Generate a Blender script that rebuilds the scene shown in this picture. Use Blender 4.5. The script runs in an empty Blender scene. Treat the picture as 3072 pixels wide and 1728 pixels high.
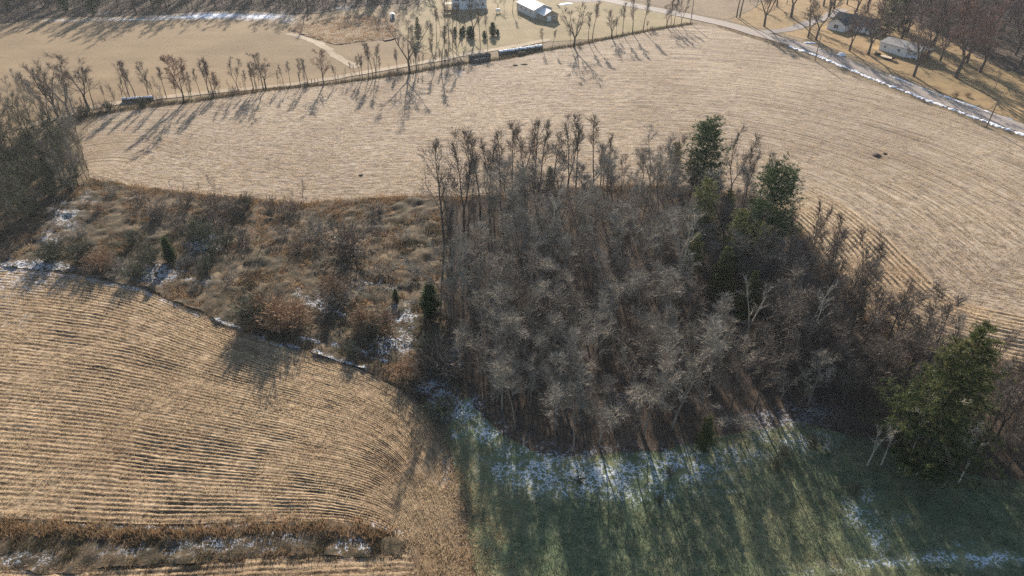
import bpy, bmesh, math, random
import numpy as np
from mathutils import Vector, Matrix, noise as mnoise
from mathutils.geometry import delaunay_2d_cdt

SC = bpy.context.scene
C = SC.collection
rnd = random.Random(7)
rng = np.random.default_rng(7)

# ------------------------------------------------------------------ camera
FPX = 2050.0; PITCH = math.radians(35.0); CAMH = 70.0     # focal length in photo pixels, tilt below horizon, height
cam = bpy.data.cameras.new('camera'); camo = bpy.data.objects.new('camera', cam); C.objects.link(camo)
cam.sensor_width = 36.0; cam.lens = 36.0 * FPX / 3072.0
cam.clip_start = 0.5; cam.clip_end = 6000
camo.location = (0, 0, CAMH); camo.rotation_euler = (math.pi / 2 - PITCH, 0, 0)
SC.camera = camo
# ------------------------------------------------------------------ sky + sun
SUN_EL = 21.0
SH = Vector((0.06, -1.0, 0)).normalized()                  # direction shadows fall
sun_travel = Vector((SH.x * math.cos(math.radians(SUN_EL)), SH.y * math.cos(math.radians(SUN_EL)), -math.sin(math.radians(SUN_EL))))
w = bpy.data.worlds.new('World'); SC.world = w; w.use_nodes = True
nt = w.node_tree; nt.nodes.clear()
sky = nt.nodes.new('ShaderNodeTexSky'); sky.sky_type = 'NISHITA'; sky.sun_disc = False
sky.sun_elevation = math.radians(SUN_EL); sky.sun_rotation = math.atan2(-SH.x, -SH.y)
sky.altitude = 300; sky.air_density = 1.0; sky.dust_density = 1.0; sky.ozone_density = 1.0
bg = nt.nodes.new('ShaderNodeBackground'); bg.inputs[1].default_value = 0.085
wo = nt.nodes.new('ShaderNodeOutputWorld')
nt.links.new(sky.outputs[0], bg.inputs[0]); nt.links.new(bg.outputs[0], wo.inputs[0])
sl = bpy.data.lights.new('sun', 'SUN'); slo = bpy.data.objects.new('sun', sl); C.objects.link(slo)
sl.energy = 5.0; sl.angle = math.radians(0.55); sl.color = (1.0, 0.89, 0.77)
slo.rotation_euler = sun_travel.to_track_quat('-Z', 'Y').to_euler(); slo.location = (0, 0, 200)
SC.view_settings.view_transform = 'Standard'; SC.view_settings.look = 'None'
SC.view_settings.exposure = 1.0; SC.view_settings.gamma = 1.0
SC.render.engine = 'CYCLES'
SC.cycles.max_bounces = 6; SC.cycles.diffuse_bounces = 3; SC.cycles.transmission_bounces = 3
SC.cycles.transparent_max_bounces = 6; SC.cycles.volume_bounces = 0
SC.cycles.use_denoising = False; SC.cycles.use_adaptive_sampling = False

# ------------------------------------------------------------------ geometry helpers
sT, cT = math.sin(PITCH), math.cos(PITCH)
def px(x, y, z=0.0):
    H = CAMH - z; t = (y - 864.0) / FPX
    D = H * (cT - t * sT) / (sT + t * cT)
    return ((x - 1536.0) / FPX * (D * cT + H * sT), D)
def pxs(L): return np.array([px(*p) for p in L])
def topx(X, Y, Z=0.0):
    H = CAMH - Z; dep = Y * cT + H * sT
    return 1536 + FPX * X / dep, 864 + FPX * (H * cT - Y * sT) / dep
def height_at(x, y, ty):
    X, D = px(x, y); t = (ty - 864.0) / FPX
    return CAMH - D * (sT + t * cT) / (cT - t * sT)
def gz(x, y):
    return 0.28 * np.sin(x / 19.0 + 0.6) * np.cos(y / 23.0 + 0.4) + 0.22 * np.sin(x / 33.0 - y / 27.0 + 1.0) + 0.12 * np.sin(y / 11.0 + x / 29.0)
def inside(P, poly):
    P = np.asarray(P); x, y = P[:, 0], P[:, 1]; r = np.zeros(len(P), bool)
    n = len(poly)
    for i in range(n):
        x0, y0 = poly[i]; x1, y1 = poly[(i + 1) % n]
        if y0 == y1: continue
        c = (y0 > y) != (y1 > y)
        r ^= c & (x < (x1 - x0) * (y - y0) / (y1 - y0) + x0)
    return r
def resample(poly, step, closed=False):
    P = np.asarray(poly, float)
    if closed: P = np.vstack([P, P[:1]])
    seg = np.hypot(*np.diff(P, axis=0).T); s = np.concatenate([[0], np.cumsum(seg)])
    n = max(2, int(s[-1] / step) + 1)
    t = np.linspace(0, s[-1], n + (1 if closed else 0))
    if closed: t = t[:-1]
    return np.stack([np.interp(t, s, P[:, 0]), np.interp(t, s, P[:, 1])], 1)
def resample_n(poly, n):
    P = np.asarray(poly, float)
    seg = np.hypot(*np.diff(P, axis=0).T); s = np.concatenate([[0], np.cumsum(seg)]); t = np.linspace(0, s[-1], n)
    return np.stack([np.interp(t, s, P[:, 0]), np.interp(t, s, P[:, 1])], 1)
def smooth(P, k=3, closed=False):
    P = np.asarray(P, float).copy()
    for _ in range(k):
        if closed: P = (np.roll(P, 1, 0) + 2 * P + np.roll(P, -1, 0)) / 4
        else: P[1:-1] = (P[:-2] + 2 * P[1:-1] + P[2:]) / 4
    return P
def fb(x, y, s, seed=0):           # cheap numpy value-noise, -1..1
    x = np.asarray(x) / s + seed * 17.13; y = np.asarray(y) / s + seed * 7.77
    xi, yi = np.floor(x), np.floor(y); fx, fy = x - xi, y - yi
    fx = fx * fx * (3 - 2 * fx); fy = fy * fy * (3 - 2 * fy)
    def hsh(a, b):
        v = np.sin(a * 127.1 + b * 311.7) * 43758.5453
        return v - np.floor(v)
    v = (hsh(xi, yi) * (1 - fx) + hsh(xi + 1, yi) * fx) * (1 - fy) + (hsh(xi, yi + 1) * (1 - fx) + hsh(xi + 1, yi + 1) * fx) * fy
    return v * 2 - 1

def np_mesh(name, V, F, mat=None, attrs=None, uv=None, smooth_shade=False):
    me = bpy.data.meshes.new(name)
    V = np.asarray(V, np.float32); F = np.asarray(F, np.int32); k = F.shape[1]
    me.vertices.add(len(V)); me.vertices.foreach_set('co', V.ravel())
    me.loops.add(F.size); me.loops.foreach_set('vertex_index', F.ravel())
    me.polygons.add(len(F)); me.polygons.foreach_set('loop_start', np.arange(0, F.size, k, dtype=np.int32))
    me.polygons.foreach_set('loop_total', np.full(len(F), k, np.int32))
    if smooth_shade: me.polygons.foreach_set('use_smooth', np.ones(len(F), bool))
    for n, a in (attrs or {}).items():
        at = me.attributes.new(n, 'FLOAT', 'POINT'); at.data.foreach_set('value', np.asarray(a, np.float32))
    if uv is not None:
        ul = me.uv_layers.new(name='row'); ul.data.foreach_set('uv', np.asarray(uv, np.float32)[F.ravel()].ravel())
    me.update(calc_edges=True)
    if mat: me.materials.append(mat)
    return me
def link(name, me, parent=None, loc=None):
    o = bpy.data.objects.new(name, me); C.objects.link(o)
    if parent is not None: o.parent = parent
    if loc is not None: o.location = loc
    return o
def structure(o): o['kind'] = 'structure'; return o
def stuff(o, label, cat):
    o['kind'] = 'stuff'; o['label'] = label; o['category'] = cat; return o
def tag(o, label, cat, group=None):
    o['label'] = label; o['category'] = cat
    if group: o['group'] = group
    return o
def empty(name, x, y, z=None, rz=0.0):
    o = bpy.data.objects.new(name, None); C.objects.link(o); o.empty_display_size = 0.3
    o.location = (x, y, float(gz(x, y)) if z is None else z); o.rotation_euler = (0, 0, rz); return o

# ------------------------------------------------------------------ material helpers
class NT:
    def __init__(s, name):
        s.m = bpy.data.materials.new(name); s.m.use_nodes = True; s.t = s.m.node_tree; s.t.nodes.clear()
        s.out = s.n('ShaderNodeOutputMaterial')
    def n(s, k, **kw):
        nd = s.t.nodes.new(k)
        for a, b in kw.items(): setattr(nd, a, b)
        return nd
    def l(s, a, b): s.t.links.new(a, b)
    def sets(s, nd, **kw):
        for k, v in kw.items(): nd.inputs[k.replace('_', ' ')].default_value = v
        return nd
    def pos(s): return s.n('ShaderNodeNewGeometry').outputs['Position']
    def noise(s, vec, scale, detail=3, rough=0.55):
        nd = s.n('ShaderNodeTexNoise'); nd.inputs['Scale'].default_value = scale; nd.inputs['Detail'].default_value = detail
        nd.inputs['Roughness'].default_value = rough
        if vec is not None: s.l(vec, nd.inputs['Vector'])
        return nd.outputs['Fac']
    def ramp(s, fac, stops):
        nd = s.n('ShaderNodeValToRGB'); e = nd.color_ramp.elements
        while len(e) > 1: e.remove(e[-1])
        e[0].position = stops[0][0]; e[0].color = (*stops[0][1], 1)
        for p, c in stops[1:]:
            q = e.new(p); q.color = (*c, 1)
        s.l(fac, nd.inputs[0]); return nd.outputs[0]
    def mix(s, fac, a, b, blend='MIX'):
        nd = s.n('ShaderNodeMix', data_type='RGBA', blend_type=blend)
        for sock, v in ((nd.inputs[0], fac), (nd.inputs[6], a), (nd.inputs[7], b)):
            if hasattr(v, 'is_linked') or hasattr(v, 'links'): s.l(v, sock)
            elif isinstance(v, (int, float)): sock.default_value = v
            else: sock.default_value = (*v, 1)
        return nd.outputs[2]
    def math(s, op, a, b=None, c=None):
        nd = s.n('ShaderNodeMath', operation=op)
        for i, v in enumerate((a, b, c)):
            if v is None: continue
            if isinstance(v, (int, float)): nd.inputs[i].default_value = v
            else: s.l(v, nd.inputs[i])
        return nd.outputs[0]
    def attr(s, n): return s.n('ShaderNodeAttribute', attribute_name=n).outputs['Fac']
    def mapr(s, v, a, b, c=0.0, d=1.0):
        nd = s.n('ShaderNodeMapRange', interpolation_type='SMOOTHSTEP'); s.l(v, nd.inputs[0])
        for i, q in enumerate((a, b, c, d)): nd.inputs[i + 1].default_value = q
        return nd.outputs[0]
    def bump(s, h, strength, dist=0.1):
        nd = s.n('ShaderNodeBump'); nd.inputs['Strength'].default_value = strength; nd.inputs['Distance'].default_value = dist
        s.l(h, nd.inputs['Height']); return nd.outputs[0]
    def finish(s, col, rough=0.9, normal=None, spec=0.15, transl=0.0):
        p = s.n('ShaderNodeBsdfPrincipled'); p.inputs['Roughness'].default_value = rough
        p.inputs['Specular IOR Level'].default_value = spec
        if hasattr(col, 'links'): s.l(col, p.inputs['Base Color'])
        else: p.inputs['Base Color'].default_value = (*col, 1)
        if normal is not None: s.l(normal, p.inputs['Normal'])
        sh = p.outputs[0]
        if transl > 0:
            t = s.n('ShaderNodeBsdfTranslucent')
            if hasattr(col, 'links'): s.l(col, t.inputs['Color'])
            else: t.inputs['Color'].default_value = (*col, 1)
            mx = s.n('ShaderNodeMixShader'); mx.inputs[0].default_value = transl
            s.l(sh, mx.inputs[1]); s.l(t.outputs[0], mx.inputs[2]); sh = mx.outputs[0]
        s.l(sh, s.out.inputs[0]); return s.m

SNOW = (0.70, 0.75, 0.82)
def with_snow(N, col, p):
    """thin melting snow left in threads between the stems, where the sheet's snow attribute says so"""
    a = N.attr('snow')
    n1 = N.noise(p, 1.5, 4, 0.6); n2 = N.noise(p, 0.5, 3, 0.6)
    thread = N.math('ABSOLUTE', N.math('SUBTRACT', n1, 0.5))
    wd = N.math('MULTIPLY', N.math('SUBTRACT', a, 0.15), 0.072)
    m1 = N.mapr(N.math('SUBTRACT', wd, thread), -0.012, 0.03)
    m2 = N.mapr(N.math('ADD', n2, N.math('MULTIPLY', a, 0.16)), 0.50, 0.64)
    solid = N.mapr(a, 1.05, 1.35)
    m = N.math('MAXIMUM', N.math('MULTIPLY', N.math('MULTIPLY', m1, m2), 0.8), N.math('MULTIPLY', solid, 0.95))
    return N.mix(m, col, SNOW), m
def ground_mat(name, stops, s1=0.6, s2=0.06, s3=4.0, bump=0.5, bdist=0.15, tone=((0.75, 0.75, 0.75), (1.2, 1.2, 1.2)), snow=True, aniso=None, rough=0.95):
    N = NT(name); p = N.pos()
    v = p
    if aniso:
        mp = N.n('ShaderNodeMapping'); mp.inputs['Scale'].default_value = aniso; N.l(p, mp.inputs[0]); v = mp.outputs[0]
    a = N.noise(v, s1, 5, 0.62); b = N.noise(p, s2, 3); c = N.noise(v, s3, 4, 0.7)
    f = N.math('ADD', N.math('MULTIPLY', a, 0.55), N.math('MULTIPLY', c, 0.45))
    col = N.ramp(f, stops)
    tn = N.ramp(b, [(0.3, tone[0]), (0.7, tone[1])])
    col = N.mix(1.0, col, tn, 'MULTIPLY')
    if snow: col, _ = with_snow(N, col, p)
    return N.finish(col, rough, N.bump(f, bump, bdist))

M = {}
M['ground'] = ground_mat('dry_ground', [(0.3, (0.10, 0.075, 0.045)), (0.5, (0.20, 0.15, 0.09)), (0.7, (0.30, 0.23, 0.14))])
M['meadow'] = ground_mat('meadow_grass', [(0.25, (0.185, 0.13, 0.075)), (0.5, (0.27, 0.195, 0.112)), (0.75, (0.335, 0.25, 0.15))], s1=0.12, s2=0.018, s3=1.3, bump=0.4, tone=((0.70, 0.68, 0.66), (1.14, 1.13, 1.10)), aniso=(0.4, 1, 1))
M['lawn'] = ground_mat('lawn_grass', [(0.28, (0.18, 0.145, 0.075)), (0.5, (0.285, 0.222, 0.128)), (0.72, (0.38, 0.30, 0.185))], s1=0.12, s2=0.035, s3=1.5, bump=0.2, tone=((0.85, 0.9, 0.8), (1.08, 1.05, 1.05)))
M['yard'] = ground_mat('yard_grass', [(0.3, (0.16, 0.10, 0.055)), (0.5, (0.30, 0.205, 0.10)), (0.72, (0.42, 0.30, 0.15))], s1=0.3, s2=0.03, s3=2.0, bump=0.3, tone=((0.75, 0.78, 0.75), (1.15, 1.1, 1.05)))
M['rough'] = ground_mat('rough_grass', [(0.3, (0.15, 0.11, 0.07)), (0.5, (0.25, 0.185, 0.115)), (0.72, (0.34, 0.26, 0.165))], s1=0.7, s2=0.05, s3=3.0, bump=0.8, bdist=0.3)
M['scrub'] = ground_mat('scrub_ground', [(0.34, (0.035, 0.036, 0.026)), (0.5, (0.095, 0.075, 0.05)), (0.68, (0.25, 0.17, 0.105))], s1=0.7, s2=0.05, s3=3.2, bump=0.8, bdist=0.25, tone=((0.6, 0.66, 0.62), (1.2, 1.12, 1.05)))
M['litter'] = ground_mat('leaf_litter', [(0.3, (0.045, 0.038, 0.03)), (0.5, (0.105, 0.078, 0.056)), (0.75, (0.20, 0.145, 0.10))], s1=1.2, s2=0.08, s3=6.0, bump=0.5)
M['hay'] = ground_mat('hay_grass', [(0.30, (0.095, 0.13, 0.085)), (0.5, (0.185, 0.20, 0.125)), (0.70, (0.38, 0.325, 0.21))], s1=0.8, s2=0.045, s3=4.5, bump=0.6, bdist=0.1, tone=((0.62, 0.85, 0.72), (1.25, 1.1, 0.95)), aniso=(0.6, 1.2, 1))
M['track'] = ground_mat('dirt_track', [(0.3, (0.32, 0.25, 0.17)), (0.7, (0.48, 0.39, 0.28))], s1=0.8, s2=0.05, s3=3, bump=0.2)
M['gravel'] = ground_mat('gravel', [(0.3, (0.24, 0.21, 0.19)), (0.7, (0.36, 0.32, 0.29))], s1=1.0, s2=0.06, s3=6, bump=0.2)
M['road'] = ground_mat('asphalt_old', [(0.3, (0.26, 0.22, 0.19)), (0.7, (0.34, 0.29, 0.25))], s1=0.5, s2=0.03, s3=7, bump=0.1, tone=((0.85, 0.85, 0.85), (1.1, 1.1, 1.1)), rough=0.8)

def stubble_mat(name, near, pitch=0.76, roww=None):
    N = NT(name); p = N.pos(); uv = N.n('ShaderNodeUVMap', uv_map='row').outputs[0]
    def mp(sx, sy):
        m = N.n('ShaderNodeMapping'); m.inputs['Scale'].default_value = (sx, sy, 1); N.l(uv, m.inputs[0]); return m.outputs[0]
    wob = N.noise(p, 0.3, 3); patch = N.mapr(N.noise(p, 0.11, 3), 0.38, 0.62)
    sep = N.n('ShaderNodeSeparateXYZ'); N.l(uv, sep.inputs[0])
    ph = N.math('ADD', N.math('MULTIPLY', sep.outputs[1], 2 * math.pi / pitch), N.math('MULTIPLY', wob, 2.0 if near else 5.0))
    rows = N.math('MULTIPLY', N.math('MULTIPLY', N.math('COSINE', ph), 0.5), N.math('MULTIPLY_ADD', patch, 0.8, 0.2))
    st = N.noise(mp(0.14, 1.0), 1.0, 4, 0.7); fine = N.noise(mp(1.6, 3.4) if near else mp(0.55, 1.25), 1.0, 5, 0.8); big = N.noise(p, 0.035, 3)
    cl = N.noise(p, 0.9 if near else 0.45, 4, 0.7)
    wr, ws, wf, wc = (0.11, 0.36, 0.54, 0.27) if near else (0.05, 0.35, 0.55, 0.2)
    if roww: wr = roww
    f = N.math('ADD', N.math('MULTIPLY', rows, wr), N.math('ADD', N.math('ADD', N.math('MULTIPLY', st, ws), N.math('MULTIPLY', fine, wf)), N.math('MULTIPLY', cl, wc)))
    if near: col = N.ramp(f, [(0.44, (0.05, 0.036, 0.026)), (0.53, (0.16, 0.113, 0.07)), (0.61, (0.38, 0.28, 0.175)), (0.72, (0.56, 0.44, 0.29))])
    else: col = N.ramp(f, [(0.42, (0.065, 0.051, 0.04)), (0.50, (0.185, 0.146, 0.108)), (0.57, (0.35, 0.282, 0.21)), (0.70, (0.55, 0.46, 0.355))])
    tn = N.ramp(big, [(0.3, (0.80, 0.74, 0.68)), (0.5, (1.0, 0.97, 0.93)), (0.7, (1.12, 1.10, 1.04))])
    col = N.mix(1.0, col, tn, 'MULTIPLY')
    col, _ = with_snow(N, col, p)
    return N.finish(col, 0.9, N.bump(f, 1.0, 0.25 if near else 0.35))
M['stub_far'] = stubble_mat('stubble_upper', False)
M['stub_near'] = stubble_mat('stubble_lower', True)
M['stub_head'] = stubble_mat('stubble_headland', True, 1.2, 0.42)

def blade_mat(name, stops, transl=0.35, rough=0.7):
    N = NT(name); a = N.attr('tint'); col = N.ramp(a, stops)
    return N.finish(col, rough, None, 0.2, transl)
M['straw'] = blade_mat('straw', [(0.0, (0.30, 0.205, 0.115)), (0.5, (0.52, 0.40, 0.25)), (1.0, (0.68, 0.57, 0.41))], 0.45)
M['tuft'] = blade_mat('dry_tuft', [(0.0, (0.07, 0.068, 0.04)), (0.35, (0.19, 0.135, 0.075)), (0.7, (0.36, 0.225, 0.12)), (1.0, (0.50, 0.37, 0.23))])
M['green_tuft'] = blade_mat('green_tuft', [(0.0, (0.09, 0.13, 0.08)), (0.4, (0.16, 0.19, 0.11)), (0.7, (0.33, 0.28, 0.165)), (1.0, (0.46, 0.36, 0.22))])
M['leaf_brown'] = blade_mat('oak_leaf', [(0.0, (0.12, 0.055, 0.035)), (0.5, (0.22, 0.10, 0.06)), (1.0, (0.34, 0.19, 0.11))], 0.3)
M['needle'] = blade_mat('pine_needle', [(0.0, (0.018, 0.042, 0.018)), (0.5, (0.045, 0.085, 0.03)), (1.0, (0.13, 0.17, 0.05))], 0.18, 0.55)
M['needle_y'] = blade_mat('yellow_needle', [(0.0, (0.04, 0.06, 0.018)), (0.5, (0.10, 0.12, 0.04)), (1.0, (0.23, 0.225, 0.085))], 0.25, 0.55)
M['needle_o'] = blade_mat('olive_needle', [(0.0, (0.016, 0.034, 0.014)), (0.5, (0.06, 0.085, 0.028)), (1.0, (0.22, 0.205, 0.07))], 0.22, 0.6)
M['cedar'] = blade_mat('cedar_scale', [(0.0, (0.02, 0.04, 0.016)), (0.5, (0.05, 0.085, 0.03)), (1.0, (0.16, 0.20, 0.055))], 0.2, 0.6)
M['brush'] = blade_mat('brush_twig', [(0.0, (0.10, 0.09, 0.075)), (0.5, (0.17, 0.145, 0.12)), (1.0, (0.26, 0.20, 0.15))], 0.15)
def bark(name, c, v=0.35):
    N = NT(name); p = N.n('ShaderNodeTexCoord').outputs['Object']
    f = N.noise(p, 1.5, 4, 0.6)
    oi = N.n('ShaderNodeObjectInfo').outputs['Random']
    col = N.ramp(f, [(0.3, tuple(x * (1 - v) for x in c)), (0.7, tuple(min(1, x * (1 + v)) for x in c))])
    tn = N.ramp(oi, [(0.0, (0.78, 0.78, 0.80)), (0.5, (1, 1, 1)), (1.0, (1.18, 1.12, 1.08))])
    return N.finish(N.mix(1.0, col, tn, 'MULTIPLY'), 0.85, None, 0.2)
M['bark_grey'] = bark('bark_grey', (0.24, 0.205, 0.17))
M['twig_grey'] = bark('twig_grey', (0.29, 0.265, 0.218), 0.35)
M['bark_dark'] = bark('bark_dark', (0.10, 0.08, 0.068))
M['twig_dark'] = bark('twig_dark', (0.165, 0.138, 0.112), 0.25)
M['twig_purple'] = bark('twig_purple', (0.18, 0.125, 0.11), 0.3)
M['bark_pale'] = bark('bark_pale', (0.40, 0.37, 0.31), 0.25)
M['twig_rust'] = bark('twig_rust', (0.29, 0.195, 0.12), 0.35)
M['twig_tan'] = bark('twig_tan', (0.42, 0.29, 0.17), 0.3)
M['twig_olive'] = bark('twig_olive', (0.13, 0.13, 0.085), 0.3)
M['bark_pine'] = bark('bark_pine', (0.13, 0.10, 0.08))
def plain(name, c, rough=0.7, var=0.12, scale=1.5, spec=0.3):
    N = NT(name); p = N.n('ShaderNodeTexCoord').outputs['Object']; f = N.noise(p, scale, 4, 0.6)
    col = N.ramp(f, [(0.3, tuple(x * (1 - var) for x in c)), (0.7, tuple(min(1, x * (1 + var)) for x in c))])
    return N.finish(col, rough, None, spec)
M['snow'] = plain('snow', (0.84, 0.86, 0.89), 0.6, 0.05)
M['white_wall'] = plain('white_siding', (0.74, 0.73, 0.70), 0.6, 0.06)
M['blue_wall'] = plain('pale_siding', (0.58, 0.61, 0.64), 0.6, 0.05)
M['barn_wall'] = plain('barn_metal', (0.62, 0.60, 0.57), 0.5, 0.08)
M['brown_wall'] = plain('brown_board', (0.34, 0.27, 0.20), 0.8, 0.2)
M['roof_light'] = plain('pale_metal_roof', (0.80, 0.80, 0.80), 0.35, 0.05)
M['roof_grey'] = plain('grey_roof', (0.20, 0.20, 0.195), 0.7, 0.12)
M['roof_dark'] = plain('dark_shingle', (0.075, 0.085, 0.078), 0.85, 0.2)
M['trim'] = plain('white_trim', (0.78, 0.78, 0.76), 0.5, 0.03)
M['shutter'] = plain('shutter', (0.05, 0.06, 0.07), 0.6, 0.1)
M['glass'] = plain('window_glass', (0.03, 0.035, 0.045), 0.08, 0.1, spec=0.6)
M['pole'] = plain('weathered_pole', (0.17, 0.13, 0.10), 0.9, 0.2, 3)
M['metal'] = plain('galvanised', (0.35, 0.35, 0.36), 0.4, 0.1)
M['rubber'] = plain('rubber', (0.02, 0.02, 0.02), 0.8, 0.1)
M['bale'] = plain('old_bale', (0.10, 0.085, 0.06), 0.95, 0.4, 5)
M['bale_wrap'] = plain('weathered_bale', (0.075, 0.075, 0.07), 0.9, 0.35, 4)
M['timber'] = plain('pale_timber', (0.55, 0.44, 0.32), 0.8, 0.15)
M['black'] = plain('black_paint', (0.025, 0.025, 0.025), 0.5, 0.1)
M['soil'] = plain('bare_soil', (0.07, 0.052, 0.04), 0.95, 0.25, 2)

# ------------------------------------------------------------------ snow left on the ground (photo pixels -> soft patches)
SN = [(640, 46, 120, 11, 1.6), (780, 50, 100, 12, 1.5), (560, 50, 120, 7, 1.4), (400, 55, 160, 5, 1.2), (200, 62, 120, 4, .9), (1030, 26, 40, 8, .9), (860, 62, 40, 12, .9), (300, 38, 60, 6, .7), (200, 650, 55, 55, .75), (270, 600, 40, 25, .6), (150, 725, 45, 40, .7), (620, 735, 60, 45, .8), (470, 830, 110, 40, .75), (560, 850, 120, 22, .5), (950, 915, 70, 45, .65), (900, 880, 40, 30, .5),
      (1210, 960, 60, 55, .8), (1180, 1035, 90, 45, .75), (1350, 1090, 60, 55, .95), (1300, 1150, 60, 60, .9), (1380, 1225, 80, 60, .95), (1460, 1290, 80, 50, .9), (1130, 860, 80, 30, .5),
      (80, 808, 200, 28, .95), (60, 850, 160, 45, .75), (40, 960, 90, 40, .45), (20, 900, 60, 40, .55),
      (1600, 1400, 170, 75, .95), (1800, 1415, 200, 80, 1.0), (2000, 1400, 220, 75, .9), (1660, 1460, 120, 40, .8), (1900, 1480, 200, 40, .65), (2330, 1255, 110, 50, .75), (2430, 1235, 100, 50, .7), (2420, 1325, 110, 40, .8), (2200, 1365, 150, 45, .7),
      (2290, 1300, 60, 60, .6), (2580, 1530, 60, 70, .8), (2620, 1620, 60, 60, .7), (2900, 1682, 250, 26, .95), (2650, 1690, 130, 22, .85), (2450, 1710, 120, 22, .6), (2880, 1640, 80, 20, .6), (2700, 1560, 60, 25, .5),
      (700, 1635, 220, 30, .6), (450, 1660, 220, 30, .5), (1050, 1640, 80, 40, .7), (60, 1690, 160, 40, .6), (860, 1610, 120, 30, .5), (1340, 1385, 30, 70, .6), (1330, 1430, 40, 30, .5),
      (1380, 220, 30, 12, .7), (1880, 1190, 60, 60, .55), (330, 345, 60, 20, .45), (1500, 1120, 60, 40, .35), (1800, 1150, 50, 30, .45), (1200, 870, 60, 20, .45)]
SNL = [([(0, 815), (250, 838), (430, 878), (560, 940), (700, 985), (820, 1035), (930, 1058), (1100, 1112)], 7, .9), ([(900, 1020), (980, 1040), (1080, 1055), (1160, 1065)], 6, .9),
       ([(1060, 1040), (1110, 1075), (1160, 1090)], 7, .8), ([(1270, 1170), (1320, 1250), (1380, 1320)], 9, .9), ([(250, 1580), (500, 1588), (700, 1582), (860, 1566)], 8, .7), ([(1110, 1570), (1210, 1600)], 8, .9),
       ([(300, 862), (560, 850), (650, 838)], 4, .6), ([(880, 885), (960, 930), (1040, 955)], 5, .8), ([(1900, 1510), (2100, 1480), (2300, 1460)], 6, .5)]
def snow_attr(X, Y):
    u, v = topx(X, Y)
    s = np.zeros(len(X))
    for cx, cy, rx, ry, a in SN:
        d2 = ((u - cx) / rx) ** 2 + ((v - cy) / ry) ** 2
        s = np.maximum(s, a * np.exp(-d2 * 0.9))
    for L, wd, a in SNL:
        L = np.array(L, float)
        for i in range(len(L) - 1):
            A, B = L[i], L[i + 1]; ab = B - A
            t = np.clip(((u - A[0]) * ab[0] + (v - A[1]) * ab[1]) / (ab @ ab), 0, 1)
            d2 = (u - A[0] - t * ab[0]) ** 2 + (v - A[1] - t * ab[1]) ** 2
            s = np.maximum(s, a * np.exp(-d2 / (wd * wd)))
    return s

# ------------------------------------------------------------------ ground sheets
def sheet(name, poly_px, cell, z, mat, ragged=0.3, lump=0.0, lump_s=1.6, guide=None, world=False, snow=True):
    P = np.array(poly_px, float) if world else pxs(poly_px)
    B = resample(P, max(1.0, cell * 0.7), True)
    B = smooth(B, 2, True)
    if ragged:
        B[:, 0] += ragged * fb(B[:, 0], B[:, 1], 1.7, 3); B[:, 1] += ragged * fb(B[:, 0], B[:, 1], 1.9, 5)
    lo, hi = B.min(0), B.max(0)
    gx, gy = np.meshgrid(np.arange(lo[0], hi[0], cell), np.arange(lo[1], hi[1], cell))
    gx = gx + (np.arange(gx.shape[0]) % 2)[:, None] * cell * 0.5
    G = np.stack([gx.ravel(), gy.ravel()], 1) + rng.uniform(-.15, .15, (gx.size, 2)) * cell
    G = G[inside(G, B)]
    # keep clear of the boundary
    if len(G):
        keep = np.ones(len(G), bool)
        for i in range(0, len(G), 2000):
            d = ((G[i:i + 2000, None, :] - B[None]) ** 2).sum(2).min(1); keep[i:i + 2000] = d > (cell * 0.35) ** 2
        G = G[keep]
    pts = [Vector(q) for q in B] + [Vector(q) for q in G]
    nb = len(B)
    vs, es, fs, *_ = delaunay_2d_cdt(pts, [(i, (i + 1) % nb) for i in range(nb)], [], 1, 1e-5)
    V = np.array([(q[0], q[1]) for q in vs])
    F = np.array([f for f in fs if len(f) == 3], np.int32)
    cen = V[F].mean(1); F = F[inside(cen, B)]
    X, Y = V[:, 0], V[:, 1]
    Z = gz(X, Y) + z
    if lump:
        Z = Z + lump * (0.6 * fb(X, Y, lump_s, 1) + 0.4 * fb(X, Y, lump_s * 0.45, 2) + 0.5) * np.clip(1, 0, 1)
    attrs = {'snow': snow_attr(X, Y)} if snow else {'snow': np.zeros(len(X))}
    uv = None
    if guide is not None:
        gl = resample(guide, 3.0); best = np.full(len(X), 1e18); U = np.zeros(len(X)); acc = 0
        for i in range(len(gl) - 1):
            A, Bq = gl[i], gl[i + 1]; ab = Bq - A; L = math.hypot(*ab)
            t = np.clip(((X - A[0]) * ab[0] + (Y - A[1]) * ab[1]) / (L * L), 0, 1)
            d2 = (X - A[0] - t * ab[0]) ** 2 + (Y - A[1] - t * ab[1]) ** 2
            m = d2 < best; best[m] = d2[m]; U[m] = acc + t[m] * L; acc += L
        uv = np.stack([U, np.sqrt(best)], 1)
    me = np_mesh(name, np.stack([X, Y, Z], 1), F, mat, attrs, uv, True)
    return structure(link(name, me)), B

# base sheet: fine under the view, coarse out to the horizon
xs = np.concatenate([[-3000, -1500, -800, -500], np.arange(-330, 331, 3.0), [500, 800, 1500, 3000]])
ys = np.concatenate([[-1500, -500, -100, 0], np.arange(21, 460, 3.0), [600, 900, 1500, 3000, 4500]])
gx, gy = np.meshgrid(xs, ys); nx, ny = len(xs), len(ys)
I = np.arange(nx * ny).reshape(ny, nx)
F = np.stack([I[:-1, :-1].ravel(), I[:-1, 1:].ravel(), I[1:, 1:].ravel(), I[1:, :-1].ravel()], 1)
X, Y = gx.ravel(), gy.ravel()
near = (np.abs(X) < 340) & (Y > 15) & (Y < 470)
Z = np.where(near, gz(X, Y), -0.6)
structure(link('ground', np_mesh('ground', np.stack([X, Y, Z], 1), F, M['ground'], {'snow': snow_attr(X, Y) * near}, None, True)))

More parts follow.
